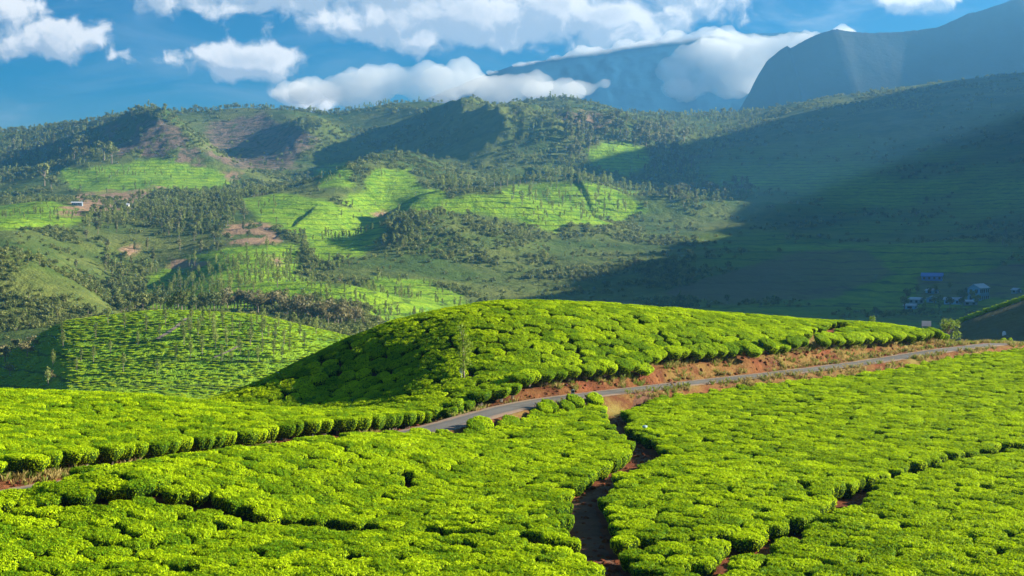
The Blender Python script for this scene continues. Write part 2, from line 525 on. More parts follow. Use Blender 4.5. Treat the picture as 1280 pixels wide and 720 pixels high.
def low(px, d, z): P2.append(((px - 640) / F * d, d)); Z2.append(z)


for (px, d, z) in [(330, 100, -13.0), (400, 99.5, -12.9), (450, 98, -12.6), (500, 95.5, -11.9), (260, 102, -12.9), (-300, 108, -13.5), (0, 108, -14), (100, 107, -14), (200, 104, -13.5), (-200, 130, -22), (0, 130, -22), (200, 128, -20), (330, 125, -14.5), (255, 122, -17),
                   (450, 125, -9.8), (450, 145, -17), (400, 125, -11.5), (560, 128, -7.3), (620, 130, -7.1), (620, 150, -13), (700, 134, -7.3), (700, 152, -12.5), (800, 140, -8.1), (800, 160, -14), (900, 145, -9.1), (900, 165, -15),
                   (1000, 152, -10.1), (1000, 172, -15), (1100, 156, -10.8), (1100, 175, -15), (1190, 150, -11.6), (1200, 175, -16), (1290, 175, -16)]:
    low(px, d, z)
TU = TPS(P2, Z2)


def near_z(X, Y):
    """height of the soil of the plateau, and distance / side / arc to the road"""
    dist, side, arc = seg_dist(X, Y, RC)
    s = dist * side
    zr = np.interp(arc, Lq, RC[:, 2])
    zf = TF(X, Y) + 0.12 * fbm(X / 9, Y / 9, 3, 5)
    cz = zr - CAN + np.interp(arc, ROADARC, ROADCAN)
    zf = cz + (zf - cz) * np.clip((-s - 5.5) / 7.0, 0, 1)
    zu = TU(X, Y) + 0.12 * fbm(X / 9, Y / 9, 3, 9)
    frac = arc / Lq[-1]
    vg = np.interp(frac, [0, .28, .42, .55, .7, .95], [.25, .25, .25, .4, .8, 1.1]) + 0.35 * fbm(X / 2.2, Y / 2.2, 3, 21)
    bw = 0.45 + vg
    ku = np.clip((s - HW - vg) / 0.45, 0, 1) * .85 + .15 * np.clip((s - HW) / bw, 0, 1)
    kf = np.clip((-s - HW - 0.1) / 1.1, 0, 1); kf = kf * kf * (3 - 2 * kf)
    z = np.where(s > 0, zr * (1 - ku) + zu * ku, zr * (1 - kf) + zf * kf)
    z = np.where(np.abs(s) < HW, zr - 0.05, z)
    rough = np.where(s > HW, np.exp(-((s - HW - 0.5 * bw) / bw) ** 2), 0.25 * (s < -HW))
    z = z + 0.20 * rough * fbm(X / 0.9, Y / 0.9, 4, 33, 0.6)
    # the plateau ends: the ground falls into the valley
    pxx = 640 + F * X / Y
    end = np.interp(pxx, [-2000, 700, 1250, 3000], [150, 165, 172, 172])
    z = z - 0.006 * np.maximum(0, Y - end) ** 2 - 0.15 * np.maximum(0, Y - end)
    return np.maximum(z, -46), s, arc


dgrid = np.geomspace(26, 212, 430)
ugrid = np.linspace(-0.62, 0.66, 640)
D2, U2 = np.meshgrid(dgrid, ugrid, indexing='ij')
GX, GY = U2 * D2, D2
GZ, GS, GA = near_z(GX, GY)
me = mesh_np('ground', np.stack([GX, GY, GZ], 2).reshape(-1, 3), grid_faces(*GX.shape), mats=[M['soil']])
pg = GA / Lq[-1]
gr = np.where((GS > HW) & (GS < 7), np.interp(pg, [0, .45, .6, .9, 1], [.1, .3, .8, .9, .5]), 0) + np.where((GS < -HW) & (GS > -4), 0.8, 0)
attr(me, 'grassy', np.clip(gr * (0.6 + 0.9 * fbm(GX / 2.5, GY / 2.5, 3, 4)), 0, 1))
tag(link('ground', me), kind='structure')

# road strip
offs = np.array([-1, -.82, -.6, -.3, 0, .3, .6, .82, 1.0])
tan_ = np.gradient(RC[:, :2], axis=0); tan_ /= np.linalg.norm(tan_, axis=1)[:, None]
nrm = np.c_[-tan_[:, 1], tan_[:, 0]]
W = HW * (1 + 0.05 * fbm(Lq / 2.0, Lq * 0, 3, 3))
V = []; E = []
for o in offs:
    q = RC[:, :2] + nrm * (o * W * 1.06)[:, None]
    V.append(np.c_[q, RC[:, 2] + 0.02 - 0.035 * abs(o) ** 3]); E.append(np.full(len(RC), abs(o)))
V = np.stack(V, 1); E = np.stack(E, 1)
me = mesh_np('road', V.reshape(-1, 3), grid_faces(len(RC), len(offs))[:, ::-1], mats=[M['road']])
attr(me, 'edge', E)
tag(link('road', me), kind='structure')


# ------------------------------------------------------------------ footpaths between the tea fields
def gz(X, Y):
    return near_z(np.atleast_1d(np.asarray(X, float)), np.atleast_1d(np.asarray(Y, float)))[0]


def px_line(pts, zp=-11.5):
    out = []
    for (px, py) in pts:
        d = zp / tang(py); q = at(px, py, d); out.append((q[0], q[1]))
    out = np.array(out)
    L = np.r_[0, np.cumsum(np.hypot(*np.diff(out, axis=0).T))]
    l = np.linspace(0, L[-1], max(8, int(L[-1] / 0.8)))
    return np.c_[pchip(L, out[:, 0], l), pchip(L, out[:, 1], l)]


main_path = px_line([(775, 742), (770, 722), (758, 700), (742, 672), (735, 645), (728, 622), (747, 606), (782, 590), (806, 575), (800, 556), (775, 540), (768, 526), (790, 512), (815, 500), (840, 490)], -11.7)
gaps = [  # centre line, half width of the strip without bushes
    (main_path, np.interp(np.linspace(0, 1, len(main_path)), [0, .3, .45, .6, .8, 1], [.45, .5, .35, 0.25, .45, .25])),
    (px_line([(-60, 662), (60, 655), (200, 648), (430, 652), (600, 666), (735, 686)]), 0.08),
    (px_line([(860, 735), (900, 700), (940, 680), (1000, 662), (1040, 636), (1075, 606), (1140, 584), (1200, 566), (1300, 546)]), 0.05),
    (px_line([(765, 682), (830, 676), (925, 676)]), 0.12),
    (px_line([(1040, 636), (1060, 622), (1072, 610)]), 0.35),
]
for i, (g, w) in enumerate(gaps[:1] + gaps[2:3]):
    w = np.broadcast_to(np.asarray(w, float), (len(g),)) * 1.25
    tg = np.gradient(g, axis=0); tg /= np.linalg.norm(tg, axis=1)[:, None]; nm = np.c_[-tg[:, 1], tg[:, 0]]
    V = []
    for o in np.linspace(-1, 1, 9):
        q = g + nm * (o * w * (1 + 0.15 * fbm(np.arange(len(g)) / 3.0, np.full(len(g), o), 2, 8)))[:, None]
        V.append(np.c_[q, gz(q[:, 0], q[:, 1]) + 0.045 - 0.05 * abs(o) ** 2])
    V = np.stack(V, 1)
    tag(link('footpath', mesh_np('footpath', V.reshape(-1, 3), grid_faces(len(g), 9)[:, ::-1], mats=[M['path']])), kind='structure')


# ------------------------------------------------------------------ tea bushes
def leaf_quads(P, N, length, width, rg):
    n = len(P)
    a = rg.normal(size=(n, 3)); a -= (a * N).sum(1)[:, None] * N; a /= np.linalg.norm(a, axis=1)[:, None] + 1e-9
    b = np.cross(N, a)
    l = length * rg.uniform(.7, 1.3, n)[:, None]; w = width * rg.uniform(.7, 1.3, n)[:, None]
    V = np.stack([P - a * l * .5, P + b * w * .5 + N * l * .08, P + a * l * .5, P - b * w * .5 + N * l * .08], 1).reshape(-1, 3)
    return V, np.arange(n * 4).reshape(n, 4)


def bush_shape(seed, H=0.86, lumpy=0.07):
    rg = np.random.default_rng(seed)
    ph = rg.uniform(0, 6.28, 5); am = rg.uniform(.03, .10, 5); lump = seed * 3.7

    def rad(th):
        hx = math.cos(math.pi / 6) / np.cos((th % (math.pi / 3)) - math.pi / 6)
        return (.62 * hx + .38 * .94) * (1 + .55 * sum(am[k] * np.sin((k + 2) * th + ph[k]) for k in range(5)))

    def surf(th, f):
        """f 0..1 over the table to its rim, 1..2 down the side"""
        r0 = rad(th)
        top = f <= 1
        rr = np.where(top, 0.90 * f ** 0.9, 0.90 + 0.12 * np.sin(np.clip(f - 1, 0, 1) * math.pi * .62) - 0.60 * np.clip(f - 1, 0, 1) ** 2.2)
        zz = np.where(top, H * (1 - 0.07 * f ** 7), H * (0.93 - 0.88 * np.clip(f - 1, 0, 1) ** 1.15))
        x = rr * r0 * np.cos(th); y = rr * r0 * np.sin(th)
        bump = (np.minimum(np.abs(vnoise(x * 2.1 + lump, y * 2.5, seed) * 2 - 1) * 1.6, .55) - .5) * lumpy + fbm(x * 2.6 + lump, y * 2.6, 3, seed) * 0.045 + fbm(x * 6 + lump, y * 6, 2, seed + 5) * 0.05
        return np.stack([x, y, zz + bump * np.where(top, 1, .4)], -1)
    return surf, rg


def make_bush(seed, leaves=1400, L=0.115, Wd=0.06, name='tea_bush', mats=None, nth=22, nf=9, lumpy=0.07):
    surf, rg = bush_shape(seed, lumpy=lumpy)
    th = np.linspace(0, 2 * math.pi, nth + 1)[:-1]; f = np.r_[0.02, np.linspace(.3, 1, nf // 2), np.linspace(1.2, 2, nf - nf // 2 - 1)]
    T, Fv = np.meshgrid(th, f, indexing='xy')
    core = surf(T, Fv) * np.array([.97, .97, .965])
    nr = len(f)
    i = np.arange(nr - 1)[:, None] * nth + np.arange(nth)[None]; j = np.arange(nr - 1)[:, None] * nth + (np.arange(nth)[None] + 1) % nth
    cf = np.stack([i, i + nth, j + nth, j], 2).reshape(-1, 4)
    ft = np.where(rg.random(leaves) < .66, np.sqrt(rg.random(leaves)), 1 + rg.random(leaves) ** 1.5 * .9)
    tt = rg.uniform(0, 2 * math.pi, leaves)
    e = 1e-2
    P = surf(tt, ft); A = surf(tt + e, ft) - P; B = surf(tt, np.clip(ft + e, 0, 2)) - P
    N = np.cross(B, A); N /= np.linalg.norm(N, axis=1)[:, None] + 1e-9
    N = np.where((N * (P - np.array([0, 0, .3]))).sum(1)[:, None] < 0, -N, N)
    P = P + N * rg.uniform(-.03, .035, leaves)[:, None]
    N = N + rg.normal(size=N.shape) * 0.36; N /= np.linalg.norm(N, axis=1)[:, None]
    lv, lf = leaf_quads(P, N, L, Wd, rg)
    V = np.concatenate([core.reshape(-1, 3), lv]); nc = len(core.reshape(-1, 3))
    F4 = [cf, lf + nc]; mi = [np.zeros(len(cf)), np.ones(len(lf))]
    if leaves > 300:
        mb = MB()
        for k in range(6):
            a = rg.uniform(0, 6.28); q = rg.uniform(.45, .72)
            mb.tube([(.12 * math.cos(a), .12 * math.sin(a), -.25), (.22 * math.cos(a), .22 * math.sin(a), .12), (q * math.cos(a), q * math.sin(a), .58)], [.04, .03, .018], 4)
        tv = np.concatenate(mb.V); tf = np.array([f for f in mb.F if len(f) == 4]); F4.append(tf + len(V)); V = np.concatenate([V, tv]); mi.append(np.full(len(tf), 2))
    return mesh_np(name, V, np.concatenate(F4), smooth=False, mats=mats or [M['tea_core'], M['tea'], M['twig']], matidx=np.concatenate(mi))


BUSH = [make_bush(100 + k) for k in range(8)] + [make_bush(150 + k, lumpy=0.03) for k in range(6)]
BUSHF = [make_bush(200 + k, 60, 0.34, 0.22, 'tea_bush_far', [M['tea_far'], M['tea_far']], 9, 5) for k in range(5)]


def hexgrid(x0, x1, y0, y1, s, jit, rot=0.0):
    """jittered rows of plants"""
    cx, cy = (x0 + x1) / 2, (y0 + y1) / 2; rr = math.hypot(x1 - x0, y1 - y0) / 2
    n = int(rr / s) + 2
    a, b = np.meshgrid(np.arange(-n, n + 1), np.arange(-n, n + 1))
    X = (a + 0.5 * (b % 2)) * s; Y = b * s * 0.866
    X = X + rng.uniform(-jit, jit, X.shape) * s; Y = Y + rng.uniform(-jit, jit, Y.shape) * s
    c, q = math.cos(rot), math.sin(rot)
    X, Y = (X * c - Y * q + cx).ravel(), (X * q + Y * c + cy).ravel()
    k = (X > x0) & (X < x1) & (Y > y0) & (Y < y1)
    return X[k], Y[k]


def normals(zf, X, Y, e=0.6):
    zx = (zf(X + e, Y) - zf(X - e, Y)) / (2 * e); zy = (zf(X, Y + e) - zf(X, Y - e)) / (2 * e)
    N = np.stack([-zx, -zy, np.ones_like(zx)], 1)
    return N / np.linalg.norm(N, axis=1)[:, None]


def eulers(N, yaw):
    out = np.empty((len(N), 3))
    for i, (n, a) in enumerate(zip(N, yaw)):
        q = Vector((0, 0, 1)).rotation_difference(Vector(n)) @ Matrix.Rotation(a, 3, 'Z').to_quaternion()
        out[i] = q.to_euler()
    return out


bx, by, kind_ = [], [], []
X, Y = hexgrid(-60, 75, 36, 170, 1.02, 0.23, 0.2)
zz, ss, aa = near_z(X, Y)
pxx = 640 + F * X / Y
keep = (ss < -(HW + np.interp(aa / Lq[-1], [.40, .47], [.55, 1.15]))) & (pxx > -160) & (pxx < 1480)
for g, w in gaps:
    dg, _, ar = seg_dist(X, Y, g)
    Lg = np.r_[0, np.cumsum(np.hypot(*np.diff(g, axis=0).T))]
    ww = np.interp(ar, Lg, np.broadcast_to(np.asarray(w, float), (len(g),)))
    keep &= dg > ww + 0.50
end = np.interp(pxx, [0, 700, 1250, 1500], [150, 160, 160, 160])
keep &= (Y < end) & (rng.random(len(X)) > 0.022)
bx.append(X[keep]); by.append(Y[keep]); kind_.append(np.zeros(keep.sum()))
Xu, Yu = hexgrid(-50, 70, 50, 165, 1.30, 0.20, 0.75)
Xt, Yt = hexgrid(-60, 2, 50, 104, 1.02, 0.23, -0.1)
tedge = np.interp
cleft = np.array([at(1062, 396, 141)[:2], at(1040, 412, 134)[:2], at(1010, 440, 124)[:2]])


def terrace_zone(X, Y):
    pxx = 640 + F * X / Y
    return Y < np.interp(pxx, [-600, 0, 200, 300, 400, 480, 560, 600], [97, 97, 96.5, 96, 94.5, 93.5, 91, 86])


for (XX, YY, terr) in ((Xt, Yt, True), (Xu, Yu, False)):
    zz, ss, aa = near_z(XX, YY)
    pxx = 640 + F * XX / YY
    fr = aa / Lq[-1]
    smin = np.interp(fr, [0, .30, .42, .50, .58, .70, .88, .95], [2.3, 2.3, 1.95, 1.95, 2.0, 2.2, 2.4, 2.7])
    k = (ss > smin) & (pxx > -160) & (pxx < 1262)
    tz = terrace_zone(XX, YY)
    lim = np.interp(pxx, [200, 235, 260, 330, 400, 620, 700, 1000, 1165, 1180, 1200], [0, 0, 118, 121, 122, 126, 127, 147, 150, 141, 0])
    k &= tz if terr else ((~tz) & (YY < lim) & (seg_dist(XX, YY, cleft)[0] > 0.75))
    bx.append(XX[k]); by.append(YY[k]); kind_.append(np.full(k.sum(), 1.0 if terr else 2.0))
# a low hedge behind the bend of the road
hx = np.array([at(p, 430, d)[0] for p, d in zip(np.linspace(1176, 1262, 11), np.linspace(149, 153, 11))]); hy_ = np.linspace(149, 153, 11)
bx.append(hx); by.append(hy_); kind_.append(np.full(11, 3.0))
bx = np.concatenate(bx); by = np.concatenate(by); kd = np.concatenate(kind_)
bz, bs, ba = near_z(bx, by)
sm_ = np.interp(ba / Lq[-1], [0, .30, .42, .50, .58, .70, .88, .95], [2.3, 2.3, 1.95, 1.95, 2.0, 2.2, 2.4, 2.7])
bz = bz + np.where((kd > 0) & (kd < 3) & (bs < sm_ + 1.1), np.where(kd == 2, .48, .25), 0)
zfun = lambda a, b: near_z(a, b)[0]
BN = normals(zfun, bx, by, 1.2)
BN[:, :2] = np.clip(BN[:, :2], -.55, .55) * 0.9
BN /= np.linalg.norm(BN, axis=1)[:, None]
n = len(bx)
base = np.where(kd == 2, 0.785, np.where(kd == 3, .66, 0.635))
big_ = rng.uniform(.88, 1.16, n); sx = base * big_ * rng.uniform(.95, 1.15, n); sy = base * big_ * rng.uniform(.88, 1.03, n); sz = rng.uniform(.83, .95, n) * np.where(kd == 3, .8, 1)
sz = sz * (1 + 0.10 * fbm(bx / 5, by / 5, 3, 61))
yaw = np.where(kd == 2, .75, np.where(kd == 1, -.1, .2)) + math.pi / 6 * 1.0 + rng.integers(0, 6, n) * math.pi / 3 + rng.normal(0, .10, n)
BE = eulers(BN, yaw)
bv = np.where((kd == 2) | (rng.random(n) < .25), rng.integers(8, 14, n), rng.integers(0, 8, n))
# the 300 bushes that show largest in the picture stand as objects of their own
bpx, bpy_ = proj(bx, by, bz + .6)
size = np.where((bpx > 4) & (bpx < 1276) & (bpy_ < 712), sx * sy * sz / by ** 2, 0)
order = np.argsort(-size)
own = np.zeros(n, bool); own[order[:300]] = True
dmp = seg_dist(bx, by, main_path); d3 = seg_dist(bx, by, gaps[2][0])
dl2 = seg_dist(bx, by, gaps[1][0])
for i in np.where(own)[0]:
    o = bpy.data.objects.new('tea_bush', BUSH[bv[i]]); C.objects.link(o)
    o.location = (bx[i], by[i], bz[i]); o.rotation_euler = BE[i]; o.scale = (sx[i], sy[i], sz[i])
    leftside = dmp[1][i] > 0
    if leftside and dl2[1][i] < 0: lab, grp = 'clipped bright green tea bush in the front strip left of the red dirt path', 'tea bushes in the front strip left of the path'
    elif leftside: lab, grp = 'clipped bright green tea bush in the middle strip between dark furrow and road', 'tea bushes in the middle strip left of the path'
    elif d3[1][i] > 0: lab, grp = 'clipped bright green tea bush in the block between the two dirt paths', 'tea bushes between the two paths'
    else: lab, grp = 'clipped yellow green tea bush in the front right corner field', 'tea bushes in the front right field'
    tag(o, lab, 'tea bush', grp)


def scatter(name, P, E, S, var, meshes, label=None, cat=None):
    """one object that repeats small plants over many points"""
    col = bpy.data.collections.new(name + '_sources')
    for k, m in enumerate(meshes):
        col.objects.link(bpy.data.objects.new('%s_source_%02d' % (name, k), m))
    me = bpy.data.meshes.new(name)
    me.vertices.add(len(P)); me.vertices.foreach_set('co', np.asarray(P, np.float32).ravel())
    for nm, arr in (('rot', E), ('scl', S)):
        a = me.attributes.new(nm, 'FLOAT_VECTOR', 'POINT'); a.data.foreach_set('vector', np.asarray(arr, np.float32).ravel())
    a = me.attributes.new('var', 'INT', 'POINT'); a.data.foreach_set('value', np.asarray(var, np.int32))
    o = link(name, me)
    ng = bpy.data.node_groups.new(name, 'GeometryNodeTree')
    ng.interface.new_socket('Geometry', in_out='INPUT', socket_type='NodeSocketGeometry')
    ng.interface.new_socket('Geometry', in_out='OUTPUT', socket_type='NodeSocketGeometry')
    N = ng.nodes; Lk = ng.links.new
    gi = N.new('NodeGroupInput'); go = N.new('NodeGroupOutput')
    ci = N.new('GeometryNodeCollectionInfo'); ci.inputs['Collection'].default_value = col
    ci.inputs['Separate Children'].default_value = True; ci.inputs['Reset Children'].default_value = True
    ip = N.new('GeometryNodeInstanceOnPoints'); ip.inputs['Pick Instance'].default_value = True
    for nm, ty, sock in (('rot', 'FLOAT_VECTOR', 'Rotation'), ('scl', 'FLOAT_VECTOR', 'Scale'), ('var', 'INT', 'Instance Index')):
        na = N.new('GeometryNodeInputNamedAttribute'); na.data_type = ty; na.inputs['Name'].default_value = nm
        Lk([q for q in na.outputs if q.enabled and q.name == 'Attribute'][0], ip.inputs[sock])
    Lk(gi.outputs[0], ip.inputs['Points']); Lk(ci.outputs[0], ip.inputs['Instance']); Lk(ip.outputs[0], go.inputs[0])
    md = o.modifiers.new('scatter', 'NODES'); md.node_group = ng
    return tag(o, label, cat, None, 'stuff')


r_ = ~own
TEA_P = [np.c_[bx, by, bz][r_]]; TEA_E = [BE[r_]]; TEA_S = [np.c_[sx, sy, sz][r_]]; TEA_V = [bv[r_]]

# ------------------------------------------------------------------ valley, hills and ridge: one sheet
PX = [-900, -300, 0, 100, 150, 200, 300, 400, 500, 600, 700, 800, 900, 1000, 1100, 1200, 1280, 1500, 1900, 2700, 3600]
CV = [  # distance, picture row of the ground along it
    (26, [3500] * 21),
    (200, [640, 640, 640, 640, 640, 640, 640, 640, 640, 640, 640, 640, 620, 610, 600, 520, 500, 480, 470, 470, 470]),
    (262, [590, 590, 560, 560, 555, 555, 555, 555, 560, 560, 560, 560, 550, 530, 490, 432, 404, 305, 148, 150, 160]),
    (300, [570, 570, 530, 530, 530, 525, 525, 525, 530, 540, 540, 535, 525, 505, 460, 404, 375, 295, 162, 160, 170]),
    (345, [540, 530, 506, 500, 498, 497, 497, 498, 510, 530, 530, 520, 510, 490, 460, 440, 425, 380, 320, 310, 310]),
    (415, [450, 430, 412, 399, 393, 389, 392, 413, 440, 460, 465, 460, 455, 448, 440, 430, 420, 370, 250, 220, 220]),
    (470, [495, 480, 440, 420, 413, 408, 408, 420, 435, 455, 460, 455, 450, 440, 430, 420, 412, 350, 150, 100, 100]),
    (530, [450, 430, 408, 408, 408, 403, 399, 405, 425, 438, 440, 438, 430, 425, 415, 408, 400, 312, 51, 25, 42]),
    (620, [330, 310, 309, 352, 384, 394, 384, 384, 400, 415, 420, 415, 405, 400, 395, 392, 385, 262, -78, -117, -96]),
    (720, [340, 325, 326, 352, 370, 368, 352, 372, 372, 382, 385, 380, 377, 376, 378, 374, 366, 153, -104, -130, -104]),
    (850, [300, 290, 288, 312, 325, 328, 315, 325, 330, 345, 352, 350, 346, 348, 350, 346, 336, 136, -103, -127, -103]),
    (1000, [290, 280, 279, 289, 293, 292, 287, 290, 288, 300, 315, 320, 318, 320, 322, 312, 298, 118, -91, -114, -91]),
    (1200, [275, 268, 263, 263, 263, 262, 255, 262, 262, 264, 272, 287, 287, 288, 286, 274, 258, 98, -78, -101, -78]),
    (1400, [262, 255, 249, 244, 242, 240, 240, 240, 236, 246, 244, 262, 262, 258, 250, 238, 222, 72, -87, -110, -87]),
    (1600, [245, 240, 236, 226, 222, 222, 228, 227, 217, 234, 236, 238, 232, 224, 208, 190, 174, 15, -149, -174, -149]),
    (1800, [225, 222, 216, 209, 205, 203, 216, 216, 207, 214, 212, 206, 203, 180, 160, 143, 132, -50, -207, -233, -207]),
    (2050, [195, 192, 188, 182, 178, 176, 190, 186, 170, 172, 168, 172, 168, 142, 126, 111, 104, -55, -143, -169, -143]),
    (2300, [176, 172, 166, 157, 149, 144, 137, 143, 134, 137, 132, 147, 146, 130, 115, 102, 95, -2, -27, -53, -27]),
    (2700, [215, 212, 206, 197, 190, 185, 178, 184, 176, 179, 174, 189, 188, 172, 155, 142, 130, 90, 40, 40, 40]),
    (3400, [280] * 21),
]
CD = np.array([c[0] for c in CV], float)
uc = np.concatenate([np.linspace(-0.80, -0.39, 60)[:-1], np.linspace(-0.39, 0.39, 700), np.linspace(0.39, 1.6, 110)[1:]])
knots = (np.array(PX) - 640) / F
TT = np.stack([pchip(knots, tang(c[1]), uc) for c in CV])
ZC = TT * CD[:, None]
dm = np.concatenate([np.geomspace(26, 255, 30)[:-1], np.geomspace(255, 2500, 470), np.geomspace(2500, 3400, 40)[1:]])
MZ = pchip(np.log(CD), ZC, np.log(dm))
MD, MU = np.meshgrid(dm, uc, indexing='ij')
MX, MY = MU * MD, MD


def bump(X, Y, px, d, sx, sy, h, rot=0.0, pw=1.0):
    cx, cy = (px - 640) / F * d, d
    c, s = math.cos(rot), math.sin(rot)
    a = ((X - cx) * c + (Y - cy) * s) / sx; b = (-(X - cx) * s + (Y - cy) * c) / sy
    return h * np.exp(-((a * a + b * b) ** pw))


def spur(X, Y, pts, wl, wr, h):
    """a crest running down the hill, steep on its left"""
    P = np.array([((p - 640) / F * d, d) for p, d in pts])
    dist, side, arc = seg_dist(X, Y, P)
    L = np.hypot(*np.diff(P, axis=0).T).sum()
    hh = np.interp(arc / L, np.linspace(0, 1, len(h)), h) * (1 + .30 * fbm(arc / 70, dist / 60, 4, 19))
    # travel runs towards the viewer, so + (left of travel) is the right side in the picture
    w = np.where(side > 0, wr, wl)
    return hh * np.exp(-(dist / w) ** 1.6)


def relief(X, Y):
    z = np.zeros_like(X)
    z += spur(X, Y, [(520, 2320), (540, 2150), (572, 1950), (622, 1780), (655, 1600)], 75, 200, [35, 95, 120, 95, 20])
    z += spur(X, Y, [(680, 2320), (740, 2120), (800, 1950)], 60, 150, [20, 60, 14])
    z += spur(X, Y, [(140, 2250), (160, 2080), (190, 1920), (235, 1780), (280, 1640)], 70, 60, [30, 80, 90, 55, 6])
    z += spur(X, Y, [(345, 2280), (372, 2120), (388, 1990), (380, 1860)], 60, 65, [30, 85, 95, 20])
    z += spur(X, Y, [(480, 1750), (500, 1600), (470, 1420), (440, 1280), (400, 1120)], 60, 110, [0, 24, 32, 26, 6])
    z += bump(X, Y, 715, 1340, 95, 55, 20, 0.1)
    z += bump(X, Y, 610, 1120, 105, 60, 20, 0.0)
    z += bump(X, Y, 560, 960, 60, 60, 16, 0.0)
    z += bump(X, Y, 400, 650, 60, 45, 10, 0.0)
    z -= bump(X, Y, 470, 1130, 26, 150, 18, 0.0)
    z -= bump(X, Y, 150, 800, 40, 120, 12, 0.1)
    z += bump(X, Y, 770, 1830, 70, 60, 16)
    z += bump(X, Y, 885, 1320, 110, 25, 14, 0.25)
    z += bump(X, Y, 1000, 900, 160, 90, 12)
    z += bump(X, Y, 1200, 900, 70, 90, 10)
    z += bump(X, Y, 120, 1700, 90, 80, 12)
    z += spur(X, Y, [(30, 1300), (60, 1120), (40, 960)], 40, 70, [4, 10, 4])
    amp = np.interp(Y, [26, 430, 520, 700, 2300, 3400], [0, 0, .6, 2.0, 9.0, 14])
    z += amp * fbm(X / 130, Y / 130, 5, 77, 0.55) + np.interp(Y, [26, 480, 900, 3000], [0, .3, 2.2, 3.5]) * fbm(X / 34, Y / 34, 4, 91, 0.5)
    rd = 1 - np.abs(fbm(X / 260 + 0.3, Y / 420, 4, 55, .5))
    z += np.interp(Y, [26, 900, 1500, 2100, 2600], [0, 0, 8, 26, 10]) * (rd - 0.8) * np.interp(X / Y, [.12, .25], [1, .35])
    z += np.interp(X / Y, [.45, .6], [0, 1]) * np.interp(Y, [480, 700], [0, 1]) * 15 * fbm(Y / 75, X / 160, 4, 27)
    return z * np.interp(Y, [1750, 2080, 2300, 2600], [1, .35, .12, .6]) - np.interp(Y, [295, 330, 430, 470], [0, 1, 1, 0]) * 14 * np.clip((85 - (640 + F * X / Y)) / 130, 0, 1.6) ** 1.2


MZ = MZ + relief(MX, MY)


def mid_z(X, Y):
    """bilinear look-up in the hill sheet"""
    X = np.asarray(X, float); Y = np.asarray(Y, float)
    u = np.clip(X / Y, uc[0], uc[-1]); d = np.clip(Y, dm[0], dm[-1])
    i = np.clip(np.searchsorted(dm, d) - 1, 0, len(dm) - 2); j = np.clip(np.searchsorted(uc, u) - 1, 0, len(uc) - 2)
    a = (d - dm[i]) / (dm[i + 1] - dm[i]); b = (u - uc[j]) / (uc[j + 1] - uc[j])
    return (MZ[i, j] * (1 - b) + MZ[i, j + 1] * b) * (1 - a) + (MZ[i + 1, j] * (1 - b) + MZ[i + 1, j + 1] * b) * a


TANM = MZ / MD
RUNMAX = np.maximum.accumulate(TANM, axis=0)


def visible(X, Y, Z, slack=2.5):
    u = np.clip(X / Y, uc[0], uc[-1])
    i = np.clip(np.searchsorted(dm, Y) - 2, 0, len(dm) - 1); j = np.clip(np.searchsorted(uc, u), 0, len(uc) - 1)
    return (Z + slack) / Y > RUNMAX[i, j]


def hit(px, py, dmin=255.0):
    """first place where the line of sight through a picture position meets the hill sheet"""
    q = at(px, py, 1.0); u = q[0]; t = q[2]
    j = int(np.clip(np.searchsorted(uc, u), 0, len(uc) - 1))
    col = TANM[:, j]
    k = np.where((dm > dmin) & (col >= t))[0]
    k = k[0] if len(k) else int(np.argmax(np.where(dm > dmin, col, -9)))
    d = dm[k]
    if k > 0 and col[k - 1] < t:
        d = dm[k - 1] + (t - col[k - 1]) / (col[k] - col[k - 1] + 1e-9) * (dm[k] - dm[k - 1])
    return np.array([u * d, d, float(mid_z(u * d, d))])


tea_p = [
    [(186, 350), (240, 318), (300, 308), (372, 303), (378, 330), (372, 345), (400, 352), (432, 366), (340, 372), (290, 388), (190, 386), (178, 368)],
    [(296, 249), (360, 243), (420, 256), (470, 268), (482, 290), (458, 320), (400, 334), (383, 300), (350, 285), (320, 268)],
    [(422, 252), (450, 238), (466, 214), (508, 212), (522, 230), (555, 240), (562, 252), (520, 262), (480, 270)],
    [(498, 270), (545, 252), (600, 245), (650, 231), (700, 225), (750, 229), (792, 245), (808, 264), (770, 277), (720, 280), (690, 290), (640, 272), (560, 268)],
    [(726, 190), (770, 176), (806, 186), (816, 205), (790, 219), (750, 212)],
    [(74, 213), (150, 204), (215, 197), (262, 212), (304, 232), (250, 240), (200, 243), (150, 243), (115, 240), (95, 235)],
    [(-60, 262), (0, 256), (70, 248), (105, 272), (85, 284), (-60, 290)],
    [(462, 345), (520, 346), (580, 365), (600, 400), (480, 405), (430, 375)],
    [(355, 360), (470, 358), (480, 372), (360, 374)],
    [(390, 210), (440, 205), (440, 232), (400, 232)],
]
rock_p = [[(125, 158), (200, 148), (228, 163), (248, 186), (256, 208), (200, 198), (146, 192)],
          [(262, 152), (330, 142), (368, 158), (390, 175), (378, 192), (362, 210), (300, 212), (258, 192)],
          [(690, 138), (750, 140), (770, 152), (740, 160), (700, 150)]]
bare_p = [[(283, 281), (320, 275), (352, 285), (342, 303), (288, 305)], [(213, 325), (250, 321), (260, 333), (222, 340)],
          [(96, 240), (186, 237), (192, 248), (150, 264), (70, 272), (88, 256)], [(340, 322), (352, 320), (356, 332), (344, 334)], [(150, 310), (172, 306), (180, 316), (158, 322)],
          [(276, 218), (300, 216), (306, 224), (282, 228)], [(168, 240), (200, 230), (206, 242), (180, 250)], [(470, 262), (520, 266), (500, 276), (474, 274)]]
plough_p = [[(830, 368), (900, 342), (980, 318), (1080, 310), (1115, 340), (1040, 372), (900, 384)], [(1140, 345), (1280, 330), (1280, 372), (1150, 378)]]


